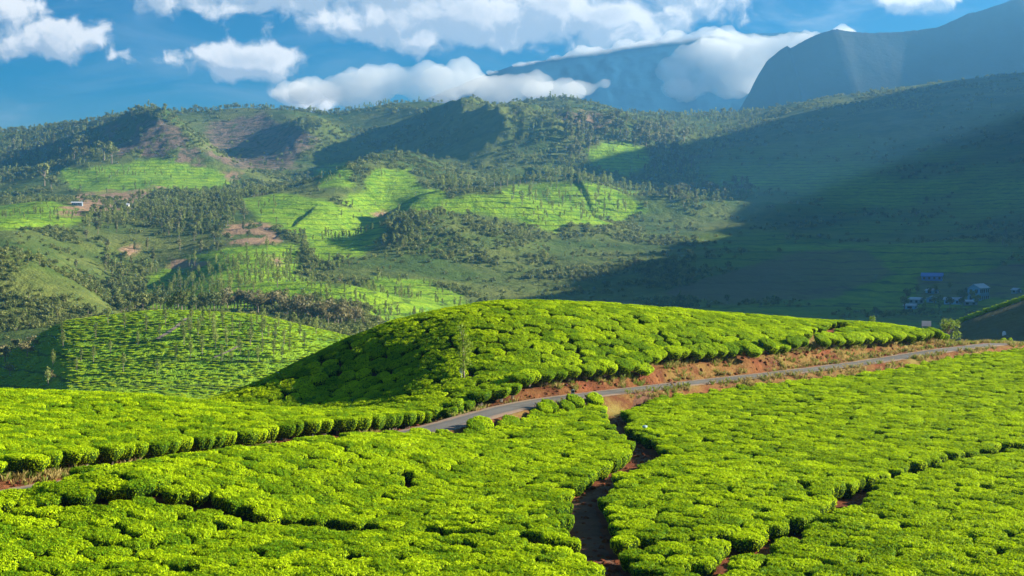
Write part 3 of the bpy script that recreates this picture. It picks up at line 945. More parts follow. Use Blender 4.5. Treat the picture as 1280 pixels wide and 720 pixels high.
def cover(X, Y, Z):
    px, py = proj(X, Y, Z)
    o = {}
    for k, ps in (('tea', tea_p), ('rock', rock_p), ('bare', bare_p), ('plough', plough_p)):
        acc = np.zeros(np.shape(X))
        for q in range(4):
            jx = px + 16 * fbm(X / 38, Y / 55, 5, 11, .6) + (q % 2 - .5) * 5 + 5 * fbm(X / 9, Y / 12, 2, 13 + q); jy = py + 8 * fbm(X / 38 + 9, Y / 55, 5, 12, .6) + (q // 2 - .5) * 2.5
            m = np.zeros(np.shape(X), bool)
            for P in ps: m |= in_poly(jx, jy, P)
            acc += m * .25
        o[k] = acc
    o['rock'] = o['rock'] * (fbm(X / 30, Y / 60, 4, 71) > -.34)
    o['bare'] = o['bare'] * (fbm(X / 14, Y / 24, 4, 72) > -.2)
    soft = np.clip((px - 840) / 60, 0, 1) * np.clip((1900 - Y) / 300, 0, 1) * (Y > 480)
    o['tea'] = np.maximum(o['tea'], soft * np.clip(.45 + 1.1 * fbm(X / 120, Y / 160, 4, 73), 0, .8))
    green = (Y > 290) & (Y < 430) & (px < 620)
    o['tea'] = np.where(green, 1, o['tea'])
    o['plough'] = o['plough'] * .55
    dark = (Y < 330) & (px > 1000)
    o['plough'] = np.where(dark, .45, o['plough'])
    o['px'] = px; o['py'] = py
    return o


cv = cover(MX, MY, MZ)
me = mesh_np('hills', np.stack([MX, MY, MZ], 2).reshape(-1, 3), grid_faces(*MX.shape), mats=[M['hills']])
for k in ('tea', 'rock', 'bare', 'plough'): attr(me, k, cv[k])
tag(link('hills', me), kind='structure')

# ------------------------------------------------------------------ mountains behind
def ridge_sheet(name, pts, depth, foot, mat, seed, rough, cliff=0.6, nx=500, nyv=90, front=1500, dmul=1.0):
    """a mountain: crest line (px,row,distance), its front running down to the foot and its back behind"""
    p = np.array([at(*q) for q in pts])
    s = np.linspace(0, 1, nx)
    k = np.linspace(0, 1, len(p)); L = np.r_[0, np.cumsum(np.hypot(np.diff(p[:, 0]), np.diff(p[:, 2])))]; L /= L[-1]
    cx, cy, cz = [np.interp(s, L, p[:, i]) for i in range(3)]
    v = np.concatenate([np.linspace(0, 1, nyv), 1 + np.linspace(0, 1, 30)[1:]])
    X = np.repeat(cx[None], len(v), 0) * 1.0
    fr = np.clip(v, 0, 1)[:, None]; bk = np.clip(v - 1, 0, 1)[:, None]
    jag = 7 * fbm(cx / 70, cx * 0, 5, seed + 9, .6)
    hrel = np.clip((cz - foot) / (cz.max() - foot), .02, 1)[None]
    Y = cy[None] - front * (1 - fr) * hrel + depth * bk
    Z = foot + (cz[None] - foot) * (fr ** cliff) * (1 - bk ** 1.3)
    w = np.sin(np.clip(fr, 0, 1) * math.pi) ** .6 + bk
    Z = Z + jag[None] * fr ** 5 * (1 - bk) + rough * w * fbm(X / 300, Y / 500, 6, seed, .55) + rough * .8 * w * (1 - 2 * np.abs(fbm(X / 180, Y / 900, 4, seed + 3)))
    V = np.stack([X, Y, Z], 2)
    return tag(link(name, mesh_np(name, V.reshape(-1, 3), grid_faces(*X.shape), mats=[mat])), kind='structure')


D1 = 3400
ridge_sheet('mountain', [(905, 165, D1), (925, 134, D1), (938, 112, D1), (948, 92, D1), (958, 76, D1), (975, 62, D1), (984, 57, D1), (988, 60, D1), (1000, 53, D1), (1020, 43, D1), (1040, 37, D1), (1047, 36, D1), (1060, 38, D1),
                         (1090, 40, D1), (1120, 40, D1), (1150, 37, D1), (1180, 31, D1), (1200, 22, D1), (1212, 17, D1), (1235, 10, D1), (1262, 1, D1), (1300, -8, D1), (1350, -12, D1), (1420, 0, D1), (1550, 20, D1), (1750, 70, D1), (1950, 160, D1)],
            700, -60, M['mountain'], 3, 7, .45, front=420)
D2_ = 9500
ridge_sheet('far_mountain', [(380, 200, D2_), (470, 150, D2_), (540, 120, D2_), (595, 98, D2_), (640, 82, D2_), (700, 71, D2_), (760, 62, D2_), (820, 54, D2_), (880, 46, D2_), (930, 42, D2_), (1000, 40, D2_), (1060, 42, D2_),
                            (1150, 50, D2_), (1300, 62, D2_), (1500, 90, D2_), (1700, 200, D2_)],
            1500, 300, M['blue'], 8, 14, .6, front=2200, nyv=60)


# ------------------------------------------------------------------ trees
def crown_pts(kind, rg, H):
    """clump centres and radii of a crown"""
    out = []
    if kind == 'oak':
        for k in range(9):
            f = k / 8; r = H * .10 * (0.7 + .6 * math.sin(math.pi * min(1, f * .9 + .12))) * rg.uniform(.7, 1.3)
            out.append((rg.normal(0, H * .025), rg.normal(0, H * .025), H * (.34 + .62 * f), r))
    elif kind == 'broad':
        for k in range(11):
            a = rg.uniform(0, 6.28); q = H * rg.uniform(0.05, .33); z = H * rg.uniform(.42, .88)
            out.append((q * math.cos(a), q * math.sin(a), z, H * rg.uniform(.12, .2)))
    elif kind == 'spread':
        for k in range(16):
            a = rg.uniform(0, 6.28); q = H * rg.uniform(0.1, .5)
            out.append((q * math.cos(a), q * math.sin(a), H * (rg.uniform(.62, .92) - .2 * (q / H) ** 2), H * rg.uniform(.09, .15)))
    else:
        for k in range(7):
            a = rg.uniform(0, 6.28); q = H * rg.uniform(0, .55)
            out.append((q * math.cos(a), q * math.sin(a), H * rg.uniform(.25, .75), H * rg.uniform(.28, .42)))
    return out


def make_tree(kind, seed, H, leaves, leaf, lm, one=True):
    rg = np.random.default_rng(seed)
    cl = crown_pts(kind, rg, H)
    w = np.array([c[3] ** 2 for c in cl]); w /= w.sum()
    idx = rg.choice(len(cl), leaves, p=w)
    dv = rg.normal(size=(leaves, 3)); dv /= np.linalg.norm(dv, axis=1)[:, None]
    cc = np.array([c[:3] for c in cl]); rr = np.array([c[3] for c in cl])
    P = cc[idx] + dv * (rr[idx] * rg.uniform(.55, 1.05, leaves))[:, None] * np.array([1, 1, .85])
    N = dv + rg.normal(size=dv.shape) * .55; N /= np.linalg.norm(N, axis=1)[:, None]
    lv, lf = leaf_quads(P, N, leaf, leaf * .62, rg)
    mb = MB()
    if kind != 'shrub':
        r0 = H * (.016 if kind == 'oak' else .028)
        top = H * (.93 if kind == 'oak' else .6)
        bend = rg.normal(0, .015 * H, 2)
        mb.tube([(0, 0, -.03 * H), (bend[0] * .4, bend[1] * .4, top * .35), (bend[0], bend[1], top * .7), (bend[0] * .6, bend[1] * .6, top)], [r0 * 1.3, r0, r0 * .7, r0 * .25], 5)
        for c in cl[::2 if kind == 'oak' else 1]:
            z0 = min(c[2] * .62, top * .85)
            mb.tube([(bend[0] * .6, bend[1] * .6, z0), (c[0] * .5, c[1] * .5, (z0 + c[2]) / 2), c[:3]], [r0 * .45, r0 * .3, r0 * .12], 4)
    if not one: return mb, (lv, lf)
    Vt = np.concatenate(mb.V) if mb.V else np.zeros((0, 3)); f4 = [f for f in mb.F if len(f) == 4]
    nv = len(Vt)
    V = np.concatenate([lv, Vt]); Fc = np.array(lf)
    if f4: Fc = np.concatenate([lf, np.array(f4) + len(lv)])
    return mesh_np(kind + '_tree', V, Fc, smooth=False, mats=[lm, M['bark']], matidx=np.r_[np.zeros(len(lf)), np.ones(len(f4))])


OAK = [make_tree('oak', 10 + k, 9, 170, .75, M['oak']) for k in range(4)]
BRO = [make_tree('broad', 20 + k, 9, 200, 1.25, M['broad']) for k in range(4)]
PAL = [make_tree('broad', 30 + k, 8, 190, 1.1, M['pale']) for k in range(3)]
SPR = [make_tree('spread', 40 + k, 13, 330, 1.5, M['broad']) for k in range(2)]
SHR = [make_tree('shrub', 50 + k, 2.6, 70, 1.0, M['broad']) for k in range(4)]
OAKF = [make_tree('oak', 60 + k, 10, 60, 1.6, M['oak']) for k in range(3)]


def stand(name, meshes, XY, H0, label, group, cat='tree', hs=(.7, 1.25)):
    for (x, y) in XY:
        o = bpy.data.objects.new(name, random.choice(meshes)); C.objects.link(o)
        k = random.uniform(*hs) * H0
        o.location = (x, y, float(mid_z(x, y)) - .1); o.rotation_euler = (0, 0, random.uniform(0, 6.28)); o.scale = (k * random.uniform(.85, 1.2), k * random.uniform(.85, 1.2), k)
        tag(o, label, cat, group)


def hits(poly, nmax, dmin=255.0, sep=2.5, seed=1):
    """places on the hills that show inside a picture polygon"""
    rg = np.random.default_rng(seed)
    P = np.array(poly, float); out = []; pp = []
    tries = 0
    while len(out) < nmax and tries < nmax * 40:
        tries += 1
        x = rg.uniform(P[:, 0].min(), P[:, 0].max()); y = rg.uniform(P[:, 1].min(), P[:, 1].max())
        if not in_poly(np.array([x]), np.array([y]), poly)[0]: continue
        if any(abs(x - a) < sep and abs(y - b) < sep for a, b in pp): continue
        h = hit(x, y, dmin); pp.append((x, y)); out.append((h[0], h[1]))
    return out


stand('silver_oak', OAK, hits([(235, 398), (330, 400), (400, 418), (390, 430), (350, 452), (280, 455), (240, 440), (220, 415)], 46, 345, 7, 2), .52,
      'slender young silver oak on the sunlit right side of the bright tea hill', 'silver oaks on the right of the bright hill')
stand('silver_oak', OAK, hits([(60, 410), (200, 396), (230, 430), (260, 470), (120, 484), (60, 484)], 20, 345, 10, 3), .50,
      'scattered pale silver oak on the front of the bright tea hill', 'silver oaks on the front of the bright hill')
stand('silver_oak', PAL, [hit(*q, 330)[:2] for q in [(12, 468), (34, 446), (20, 436), (42, 434), (6, 452), (64, 476)]], .55,
      'pale round tree in the shaded left flank of the bright tea hill', 'pale trees on the shaded left flank')
row = [hit(x, np.interp(x, [270, 340, 450], [392, 396, 414]) - 6 + random.uniform(-3, 3), 430)[:2] for x in np.linspace(272, 452, 44)]
stand('pale_tree', PAL, row, .95, 'pale yellowish tree in the belt behind the bright tea hill', 'pale trees in the belt behind the bright hill')
row = [hit(x, 388 + random.uniform(-4, 6), 430)[:2] for x in np.linspace(160, 272, 26)]
stand('broadleaf_tree', BRO, row, .8, 'green tree in the row along the crest of the bright tea hill', 'trees along the crest of the bright hill')
stand('silver_oak', OAK, hits([(195, 330), (300, 312), (372, 308), (372, 340), (400, 355), (330, 370), (280, 384), (195, 380)], 40, 500, 5, 5), .85,
      'slim silver oak among the striped tea rows of the middle hill', 'silver oaks on the striped middle hill')
stand('silver_oak', OAK, hits([(640, 245), (700, 232), (740, 240), (800, 262), (780, 274), (650, 262)], 24, 900, 6, 6), 1.25,
      'slim pale silver oak on the domed tea hill in the centre', 'silver oaks on the domed tea hill')
row = [hit(x, np.interp(x, [540, 600, 700, 800], [242, 238, 226, 246]) - 2, 1100)[:2] for x in np.linspace(545, 812, 34)]
stand('silver_oak', OAK, row, 1.5, 'pale silver oak in the row behind the domed tea hill', 'silver oaks behind the domed hill')
big = [hit(*q, 1400)[:2] for q in [(100, 192), (130, 200), (140, 205), (112, 188), (64, 240), (56, 232), (262, 196)]]
stand('spreading_tree', SPR, big[:4], 1.75, 'large spreading tree on the slope above the upper tea terrace', 'large spreading trees above the upper terrace')
stand('spreading_tree', SPR, big[4:6], 1.6, 'large tree at the left end of the upper tea terrace', 'large trees left of the upper terrace')
stand('spreading_tree', SPR, [hit(534, 197, 1400)[:2]], 1.2, 'lone pale tree on the dark slope below the ridge', None)

M['lit'] = mat_leaf('pale_forest_leaf', (0.085, 0.10, 0.035), (0.22, 0.22, 0.095), 0.3, 0.7, 0.7, 0.1)
TAL = [make_tree('oak', 70 + k, 12, 150, 1.7, M['lit']) for k in range(3)] + [make_tree('broad', 80 + k, 11, 170, 1.7, M['lit']) for k in range(3)]
stand('tall_tree', TAL, hits([(700, 165), (760, 150), (850, 165), (868, 205), (862, 228), (815, 222), (815, 190), (760, 178), (715, 205)], 60, 1300, 5, 14), 1.55,
      'tall pale grey green tree in the grove below the right half of the ridge', 'tall pale trees in the grove below the ridge')
stand('tall_tree', TAL, hits([(830, 240), (880, 236), (935, 230), (938, 242), (880, 252), (835, 258)], 26, 900, 5, 15), 1.0,
      'pale sunlit tree on the spur where the light meets the shaded slope', 'sunlit trees on the spur beside the shadow')
stand('tall_tree', TAL, hits([(5, 182), (120, 172), (135, 196), (60, 205), (5, 205)], 26, 1500, 6, 16), 1.25,
      'pale tree in the line above the dark slope at the far left', 'pale trees above the dark slope at far left')
stand('tall_tree', TAL, hits([(60, 300), (330, 260), (350, 300), (230, 330), (100, 345)], 22, 700, 9, 17), .7,
      'lighter tree rising from the scrub on the left of the valley', 'lighter trees in the left scrub')

# woodland and scrub that nobody could count
def wood(num, dlo, dhi, ulo, uhi, seed):
    rg = np.random.default_rng(seed)
    d = np.exp(rg.uniform(math.log(dlo), math.log(dhi), num)); u = rg.uniform(ulo, uhi, num)
    return u * d, d


X, Y = wood(120000, 440, 2450, -.40, .42, 4)
Z = mid_z(X, Y); c = cover(X, Y, Z); px, py = c['px'], c['py']
nv = fbm(X / 45, Y / 45, 3, 31); nv2 = fbm(X / 160, Y / 160, 3, 32)
scrub = (c['tea'] < .5) & (c['bare'] < .5) & ((c['rock'] < .5) | (rng.random(len(X)) < .10)) & (c['plough'] < .5)
dens = np.where(scrub, np.clip((1.3 * nv + .7 * nv2 + .12) * 2.6, .04, .95), 0.0)
dens = np.where(in_poly(px, py, [(540, 125), (640, 130), (720, 235), (600, 235)]), dens * .35, dens)
dens = np.where((px > 870) & (py > np.interp(px, [870, 1280], [170, 120])), dens * .22, dens)
woods = [[(-50, 160), (130, 155), (140, 200), (60, 212), (-50, 250)], [(120, 252), (300, 228), (350, 250), (300, 262), (100, 285)], [(640, 140), (870, 146), (950, 140), (950, 165), (880, 200), (870, 230), (800, 225), (720, 215), (640, 200)],
         [(830, 236), (940, 226), (940, 246), (830, 262)],
         [(375, 285), (432, 280), (440, 335), (395, 347), (378, 330)], [(462, 305), (498, 264), (565, 262), (505, 312)], [(318, 390), (345, 374), (475, 366), (475, 395), (440, 402)], [(128, 330), (192, 333), (186, 386), (150, 392)],  # dense groves added to deepen the shade of these folds and slopes
         [(190, 262), (300, 258), (290, 290), (200, 300)]]
inw = np.zeros(len(X), bool)
for P in woods: inw |= in_poly(px, py, P)
dens = np.where(inw & scrub, np.clip(dens * 1.5 + .40, 0, 1), dens)
vis = visible(X, Y, Z, 14) & (px > -20) & (px < 1300)
k = vis & (rng.random(len(X)) < dens * np.interp(Y, [440, 900, 2400], [1, 1, .75]))
X, Y, Z, inw, px, py = [a[k] for a in (X, Y, Z, inw, px, py)]
tall = (rng.random(len(X)) < np.where(inw, .75, .04))
var = np.where(tall, rng.integers(4, 11, len(X)), rng.integers(0, 4, len(X)))
sc = np.where(tall, rng.uniform(.6, 1.25, len(X)) * np.interp(Y, [440, 1000, 2300], [.42, .6, .8]), rng.uniform(.6, 1.6, len(X)) * np.interp(Y, [440, 1000, 2300], [.45, .8, 1.25]))
S = np.c_[sc * rng.uniform(.85, 1.2, len(X)), sc * rng.uniform(.85, 1.2, len(X)), sc]
E = np.c_[np.zeros(len(X)), np.zeros(len(X)), rng.uniform(0, 6.28, len(X))]
scatter('woodland', np.c_[X, Y, Z - .2], E, S, var, SHR + BRO + OAKF, 'dark scrub and woodland covering the valley hills', 'woodland')
# slim oaks over the middle tea plots, too many and too small to stand alone
X, Y = wood(60000, 560, 2000, -.36, .14, 8)
Z = mid_z(X, Y); c = cover(X, Y, Z)
k = (c['tea'] > .6) & visible(X, Y, Z, 8) & (rng.random(len(X)) < np.clip(.02 + .25 * fbm(X / 40, Y / 60, 3, 44), 0, .25))
X, Y, Z = X[k], Y[k], Z[k]; nn = len(X); sc = rng.uniform(.3, .75, nn) * np.interp(Y, [560, 1800], [.75, 1.0])
scatter('oak_grove', np.c_[X, Y, Z - .2], np.c_[np.zeros(nn), np.zeros(nn), rng.uniform(0, 6.28, nn)], np.c_[sc, sc, sc], rng.integers(0, 3, nn), OAKF, 'thin scatter of small slim oaks over the distant tea plots', 'oak grove')
print('oaks', nn)
# tree line on the ridge
X, Y = [], []
uu = np.linspace(-.39, .17, 900) + rng.uniform(-.0004, .0004, 900)
col = np.clip(np.searchsorted(uc, uu), 0, len(uc) - 1)
top = np.argmax(np.where((dm > 1900)[:, None], TANM, -9), axis=0)
dd = dm[top[col]] + rng.uniform(-60, 20, 900)
X = uu * dd; Y = dd; Z = mid_z(X, Y)
pxr = proj(X, Y, Z)[0]
keepr = rng.random(900) < np.interp(pxr, [0, 60, 90, 300, 400, 470, 520, 650, 690, 800, 860], [.5, .5, .75, .9, .6, .35, .2, .2, .3, .35, .9])
X, Y, Z = X[keepr], Y[keepr], Z[keepr]
nn = len(X); sc = rng.uniform(.45, 1.25, nn) * .8
own_r = np.argsort(-sc)[:36]
mask = np.ones(nn, bool); mask[own_r] = False
stand('ridge_tree', BRO + OAKF, [(X[i], Y[i]) for i in own_r], 1.0, 'small tree standing against the sky on the long ridge', 'trees on the ridge skyline', hs=(.9, 1.3))
X, Y, Z, sc = X[mask], Y[mask], Z[mask], sc[mask]; nn = len(X)
scatter('tree_line', np.c_[X, Y, Z - .3], np.c_[np.zeros(nn), np.zeros(nn), rng.uniform(0, 6.28, nn)], np.c_[sc, sc, sc], rng.integers(0, 7, nn), BRO + OAKF,
        'dense line of small trees along the ridge', 'tree line')

# tea on the bright hill: joins the plucked bushes that are too many to stand alone
X, Y = hexgrid(-190, 10, 285, 432, 1.25, .5, .3)
Z = mid_z(X, Y); px, py = proj(X, Y, Z)
track = np.array([hit(*q, 330)[:2] for q in [(234, 398), (222, 408), (210, 416), (197, 424)]])
track2 = np.array([hit(*q, 330)[:2] for q in [(54, 434), (64, 452), (72, 470), (80, 490)]])
track3 = np.array([hit(*q, 330)[:2] for q in [(300, 432), (285, 440), (268, 447)]])
ban = (seg_dist(X, Y, track)[0] > 2.2) & (seg_dist(X, Y, track2)[0] > 1.6) & (seg_dist(X, Y, track3)[0] > 1.5)
for g_, w_, m_ in ((track, .60, 'twig'), (track3, .40, 'twig')):
    l_ = np.linspace(0, len(g_) - 1, 40); q_ = np.stack([np.interp(l_, np.arange(len(g_)), g_[:, k]) for k in range(2)], 1)
    tg = np.gradient(q_, axis=0); tg /= np.linalg.norm(tg, axis=1)[:, None]; nm = np.c_[-tg[:, 1], tg[:, 0]]
    V = np.stack([np.c_[q_ + nm * o * w_, mid_z(q_[:, 0] + nm[:, 0] * o * w_, q_[:, 1] + nm[:, 1] * o * w_) + .12] for o in (-1, -.5, 0, .5, 1)], 1)
    tag(link('footpath', mesh_np('footpath', V.reshape(-1, 3), grid_faces(40, 5)[:, ::-1], mats=[M[m_]])), kind='structure')
contour = np.abs(((Z + 1.5 * fbm(X / 30, Y / 30, 2, 3)) / 5.5) % 1 - .5) > 0.022
k = ban & contour & (rng.random(len(X)) < .42) & (px > -30) & (px < 560) & visible(X, Y, Z, 3)
X, Y, Z = X[k], Y[k], Z[k]; nn = len(X)
TEA_P.append(np.c_[X, Y, Z - .05]); TEA_E.append(np.c_[np.zeros(nn), np.zeros(nn), rng.uniform(0, 6.28, nn)])
q = rng.uniform(.9, 1.1, (nn, 3)) * np.array([.95, .95, .26]); TEA_S.append(q); TEA_V.append(rng.integers(len(BUSH), len(BUSH) + len(BUSHF), nn))
X = np.concatenate([np.linspace(92, 128, 70)] * 3) + rng.uniform(-.4, .4, 210); Y = 300 + np.repeat([0, 1.5, 3.0], 70) + rng.uniform(-.4, .4, 210); nn = 210
TEA_P.append(np.c_[X, Y, mid_z(X, Y) - .05]); TEA_E.append(np.c_[np.zeros(nn), np.zeros(nn), rng.uniform(0, 6.28, nn)]); TEA_S.append(rng.uniform(.7, 1.0, (nn, 3))); TEA_V.append(rng.integers(len(BUSH), len(BUSH) + len(BUSHF), nn))
scatter('tea_bushes', np.concatenate(TEA_P), np.concatenate(TEA_E), np.concatenate(TEA_S), np.concatenate(TEA_V), BUSH + BUSHF,
        'dense clipped tea bushes covering the fields, the mound and the bright hill', 'tea bushes')

# ------------------------------------------------------------------ houses in the valley
def house(name, px, py, w, l, h, rise, rz, wall, roof, label, win=(0, 0, 0), group=None, dmin=480):
    """gabled house: its gable end (w wide) looks along local -Y, its long side (l) along local X+"""
    q = hit(px, py, dmin)
    t = empty(name, (q[0], q[1], q[2] - .3), rz)
    tag(t, label, 'house', group)
    a, b = w / 2, l
    V = [(-a, 0, -1.5), (a, 0, -1.5), (a, b, -1.5), (-a, b, -1.5), (-a, 0, h), (a, 0, h), (a, b, h), (-a, b, h), (0, 0, h + rise), (0, b, h + rise)]
    mb = MB(); mb.add(V, [[0, 1, 5, 8, 4], [2, 3, 7, 9, 6], [1, 2, 6, 5], [3, 0, 4, 7], [0, 3, 2, 1], [4, 8, 9, 7], [5, 6, 9, 8]])
    mb.build('wall', wall, t)
    sl = math.hypot(a, rise) + .45
    rf = MB()
    for sgn in (-1, 1):
        e = .55; th = .12
        p0 = np.array([0, -e, h + rise + .02]); dx = np.array([sgn * a, 0, -rise]) / math.hypot(a, rise) * sl; n_ = np.array([0, 0, th])
        y = np.array([0, b + 2 * e, 0])
        Vr = [p0, p0 + dx, p0 + dx + y, p0 + y, p0 + n_, p0 + dx + n_, p0 + dx + y + n_, p0 + y + n_]
        rf.add(Vr, [[0, 1, 2, 3], [7, 6, 5, 4], [0, 4, 5, 1], [1, 5, 6, 2], [2, 6, 7, 3], [3, 7, 4, 0]])
    rf.build('roof', roof, t)
    nf, ns, fl = win
    fh = h / max(1, fl)
    for f in range(fl):
        zc = f * fh + fh * .52
        for k in range(nf):
            m_ = MB(); m_.box(((k + .5) / nf * w * .86 - w * .43, -.02, zc), (w / nf * .42, .12, fh * .52)); m_.build('window', M['window'], t)
        for sgn in (-1, 1):
            for k in range(ns):
                m_ = MB(); m_.box((sgn * (a + .02), (k + .5) / ns * l, zc), (.12, l / ns * .42, fh * .5)); m_.build('window', M['window'], t)
    d_ = MB(); d_.box((w * .30 if nf else 0, -.04, .75), (.95, .14, 2.2)); d_.build('door', M['greyroof'], t)
    return t


house('house', 1217, 376, 6.2, 13, 6.6, 1.9, R(-38), M['bluewall'], M['greyroof'], 'tall pale blue house with rows of dark windows in the shaded valley', (2, 5, 2))
house('house', 1201, 380, 5.0, 7.5, 2.4, 1.0, R(62), M['bluewall'], M['greyroof'], 'low pale blue annex beside the left wall of the tall valley house', (2, 3, 1))
house('house', 1221, 381, 5.5, 6.0, 1.9, .7, R(75), M['huts'], M['greyroof'], 'low white outbuilding just below the tall valley house', (1, 2, 1))
house('house', 1178, 350, 7, 11, 2.6, 1.6, R(70), M['blueroof'], M['blueroof'], 'long shed with deep blue roof up the slope from the tall house', (2, 4, 1))
house('house', 1152, 379, 4.4, 6.0, 2.2, .9, R(40), M['huts'], M['greyroof'], 'small hut with pale roof at the left edge of the shaded hamlet', (1, 2, 1))
house('house', 1164, 378, 4.6, 5.5, 2.4, .9, R(-20), M['bluewall'], M['greyroof'], 'small pale blue hut between the leftmost hut and the annex', (1, 2, 1))
house('house', 1145, 386, 4.0, 5.0, 1.9, .7, R(60), M['bluewall'], M['greyroof'], 'lowest small hut of the hamlet, half hidden above the tea mound', (1, 1, 1))
house('house', 1170, 367, 4.0, 5.5, 2.0, .8, R(30), M['bluewall'], M['greyroof'], 'small hut standing between the blue roofed shed and the lower huts', (1, 1, 1))
house('house', 1274, 366, 3.2, 4.0, 1.9, .8, R(20), M['huts'], M['greyroof'], 'lone tiny white hut at the right end of the shaded valley', (1, 1, 1))
house('house', 144, 259, 5, 11, 2.4, 1.0, R(-82), M['white'], M['greyroof'], 'long white shed with grey roof beside the bare yard on the left', (2, 6, 1), None, 900)
house('house', 90, 256, 5, 8, 1.8, .9, R(-80), M['huts'], M['greyroof'], 'long dull blue shed left of the bare yard', (2, 5, 1), None, 900)
house('house', 194, 245, 5, 6, 2.6, 1.3, R(-30), M['white'], M['greyroof'], 'small white hut at the right end of the bare yard', (1, 2, 1), None, 900)
vt = hits([(1130, 370), (1200, 362), (1250, 380), (1180, 392), (1130, 390)], 14, 480, 5, 9)
stand('broadleaf_tree', BRO, vt, .62, 'dark round tree among the small houses of the shaded hamlet', 'trees in the shaded hamlet')


# ------------------------------------------------------------------ small things beside the road
def near_hit(px, py, lift=0.0):
    d = np.linspace(45, 175, 1400); q = at(px, py, 1.0)
    z = near_z(q[0] * d, d)[0] + lift
    k = np.argmax(z / d >= q[2])
    return np.array([q[0] * d[k], d[k], z[k] - lift])


def whole_tree(name, kind, loc, H, leaves, leaf, lm, label, seed, cat='tree', sxy=1.0):
    t = empty(name, loc); tag(t, label, cat)
    mb, (lv, lf) = make_tree(kind, seed, H, leaves, leaf, lm, one=False)
    if mb.V: mb.build('trunk', M['bark'], t)
    lv = lv * np.array([sxy, sxy, 1])
    link('crown', mesh_np('crown', lv, lf, smooth=False, mats=[lm]), None, t)
    return t


p = near_hit(580, 486)
whole_tree('slender_tree', 'oak', p, 80 / F * p[1], 900, .15, M['bright'], 'slender young tree with a thin bare trunk at the foot of the tea mound', 301, sxy=.85)
q = near_hit(577, 484)
t = empty('marker_post', q - np.array([0, .35, 0])); tag(t, 'small white round sign on a thin post beside the slender tree', 'marker')
b_ = MB(); b_.tube([(0, 0, -.2), (0, 0, 1.15)], [.025, .025], 6); b_.build('post', M['concrete'], t)
b_ = MB(); b_.tube([(0, -.03, 1.18), (0, -.06, 1.18)], [.17, .17], 14); b_.build('plate', M['white'], t)
p = at(1185, 426, 153.0); p[2] = gz(p[0], p[1])[0]
whole_tree('roadside_shrub', 'broad', p, (p[2] * -1 + tang(398) * p[1]), 700, .2, M['bright'], 'small bright round shrub standing alone behind the bend of the road', 302, 'shrub')
p = at(1089, 404, 146.0); p[2] = gz(p[0], p[1])[0] + .3
whole_tree('crest_shrub', 'broad', p, 1.25, 160, .16, M['bright'], 'tiny shrub poking above the crest of the tea mound', 303, 'shrub')
p = at(1158, 404.5, 155.0); g_ = gz(p[0], p[1])[0]
t = empty('notice_board', (p[0], p[1], g_), R(-8)); tag(t, 'white blank board on posts behind the right end of the tea mound', 'board')
hb = p[2] - g_
b_ = MB(); b_.box((0, 0, hb), (1.0, .05, .58)); b_.build('panel', M['white'], t)
for sg in (-.42, .42):
    b_ = MB(); b_.box((sg, .06, hb / 2), (.06, .06, hb + .4)); b_.build('post', M['concrete'], t)
p = hit(1255, 419, 240)
b_ = MB(); b_.tube([(0, 0, -.2), (0, 0, .35), (0, 0, .62), (0, 0, .72)], [.34, .33, .26, .08], 8)
tag(b_.build('boundary_stone', M['white'], None, p), 'small white painted stone on the dark ploughed slope', 'stone')
p = near_hit(716, 497)
b_ = MB(); b_.box((0, 0, .22), (.24, .16, .5)); b_.tube([(0, -.08, .47), (0, .08, .47)], [.12, .12], 10)
tag(b_.build('milestone', M['concrete'], None, p), 'small pale milestone at the road edge below the mound', 'milestone')
p = near_hit(806, 536, .9)
rg = np.random.default_rng(5)
import bmesh
bm = bmesh.new(); bmesh.ops.create_icosphere(bm, subdivisions=3, radius=.12)
for v in bm.verts:
    k = 1 + .35 * float(fbm(np.array([v.co.x * 6 + 3]), np.array([v.co.z * 6 + v.co.y * 5]), 3, 4)[0]); v.co = Vector((v.co.x * k * 1.2, v.co.y * k, v.co.z * k * .8))
me = bpy.data.meshes.new('plastic_bag'); bm.to_mesh(me); bm.free()
tag(link('plastic_bag', me, M['bag'], None, p + np.array([0, 0, 1.02])), 'crumpled pale plastic bag lying on top of a tea bush near the path', 'bag')


# ------------------------------------------------------------------ grass and clods along the road
def tuft(seed, blades=14, H=.42):
    rg = np.random.default_rng(seed); V = []; Fc = []
    for k in range(blades):
        a = rg.uniform(0, 6.28); r = rg.uniform(0, .10); h = H * rg.uniform(.5, 1.1); ln = rg.uniform(.1, .35)
        x, y = r * math.cos(a), r * math.sin(a); w = .016
        V += [(x - w * math.sin(a), y + w * math.cos(a), 0), (x + w * math.sin(a), y - w * math.cos(a), 0), (x + ln * h * math.cos(a), y + ln * h * math.sin(a), h * .65), (x + ln * 2.2 * h * math.cos(a), y + ln * 2.2 * h * math.sin(a), h * .9)]
        b = k * 4; Fc += [(b, b + 1, b + 2), (b + 1, b + 3, b + 2)]
    return np.array(V), np.array(Fc)


def tuft_mesh(seed, m): v, f = tuft(seed); return mesh_np('grass_tuft', v, f, smooth=False, mats=[m])


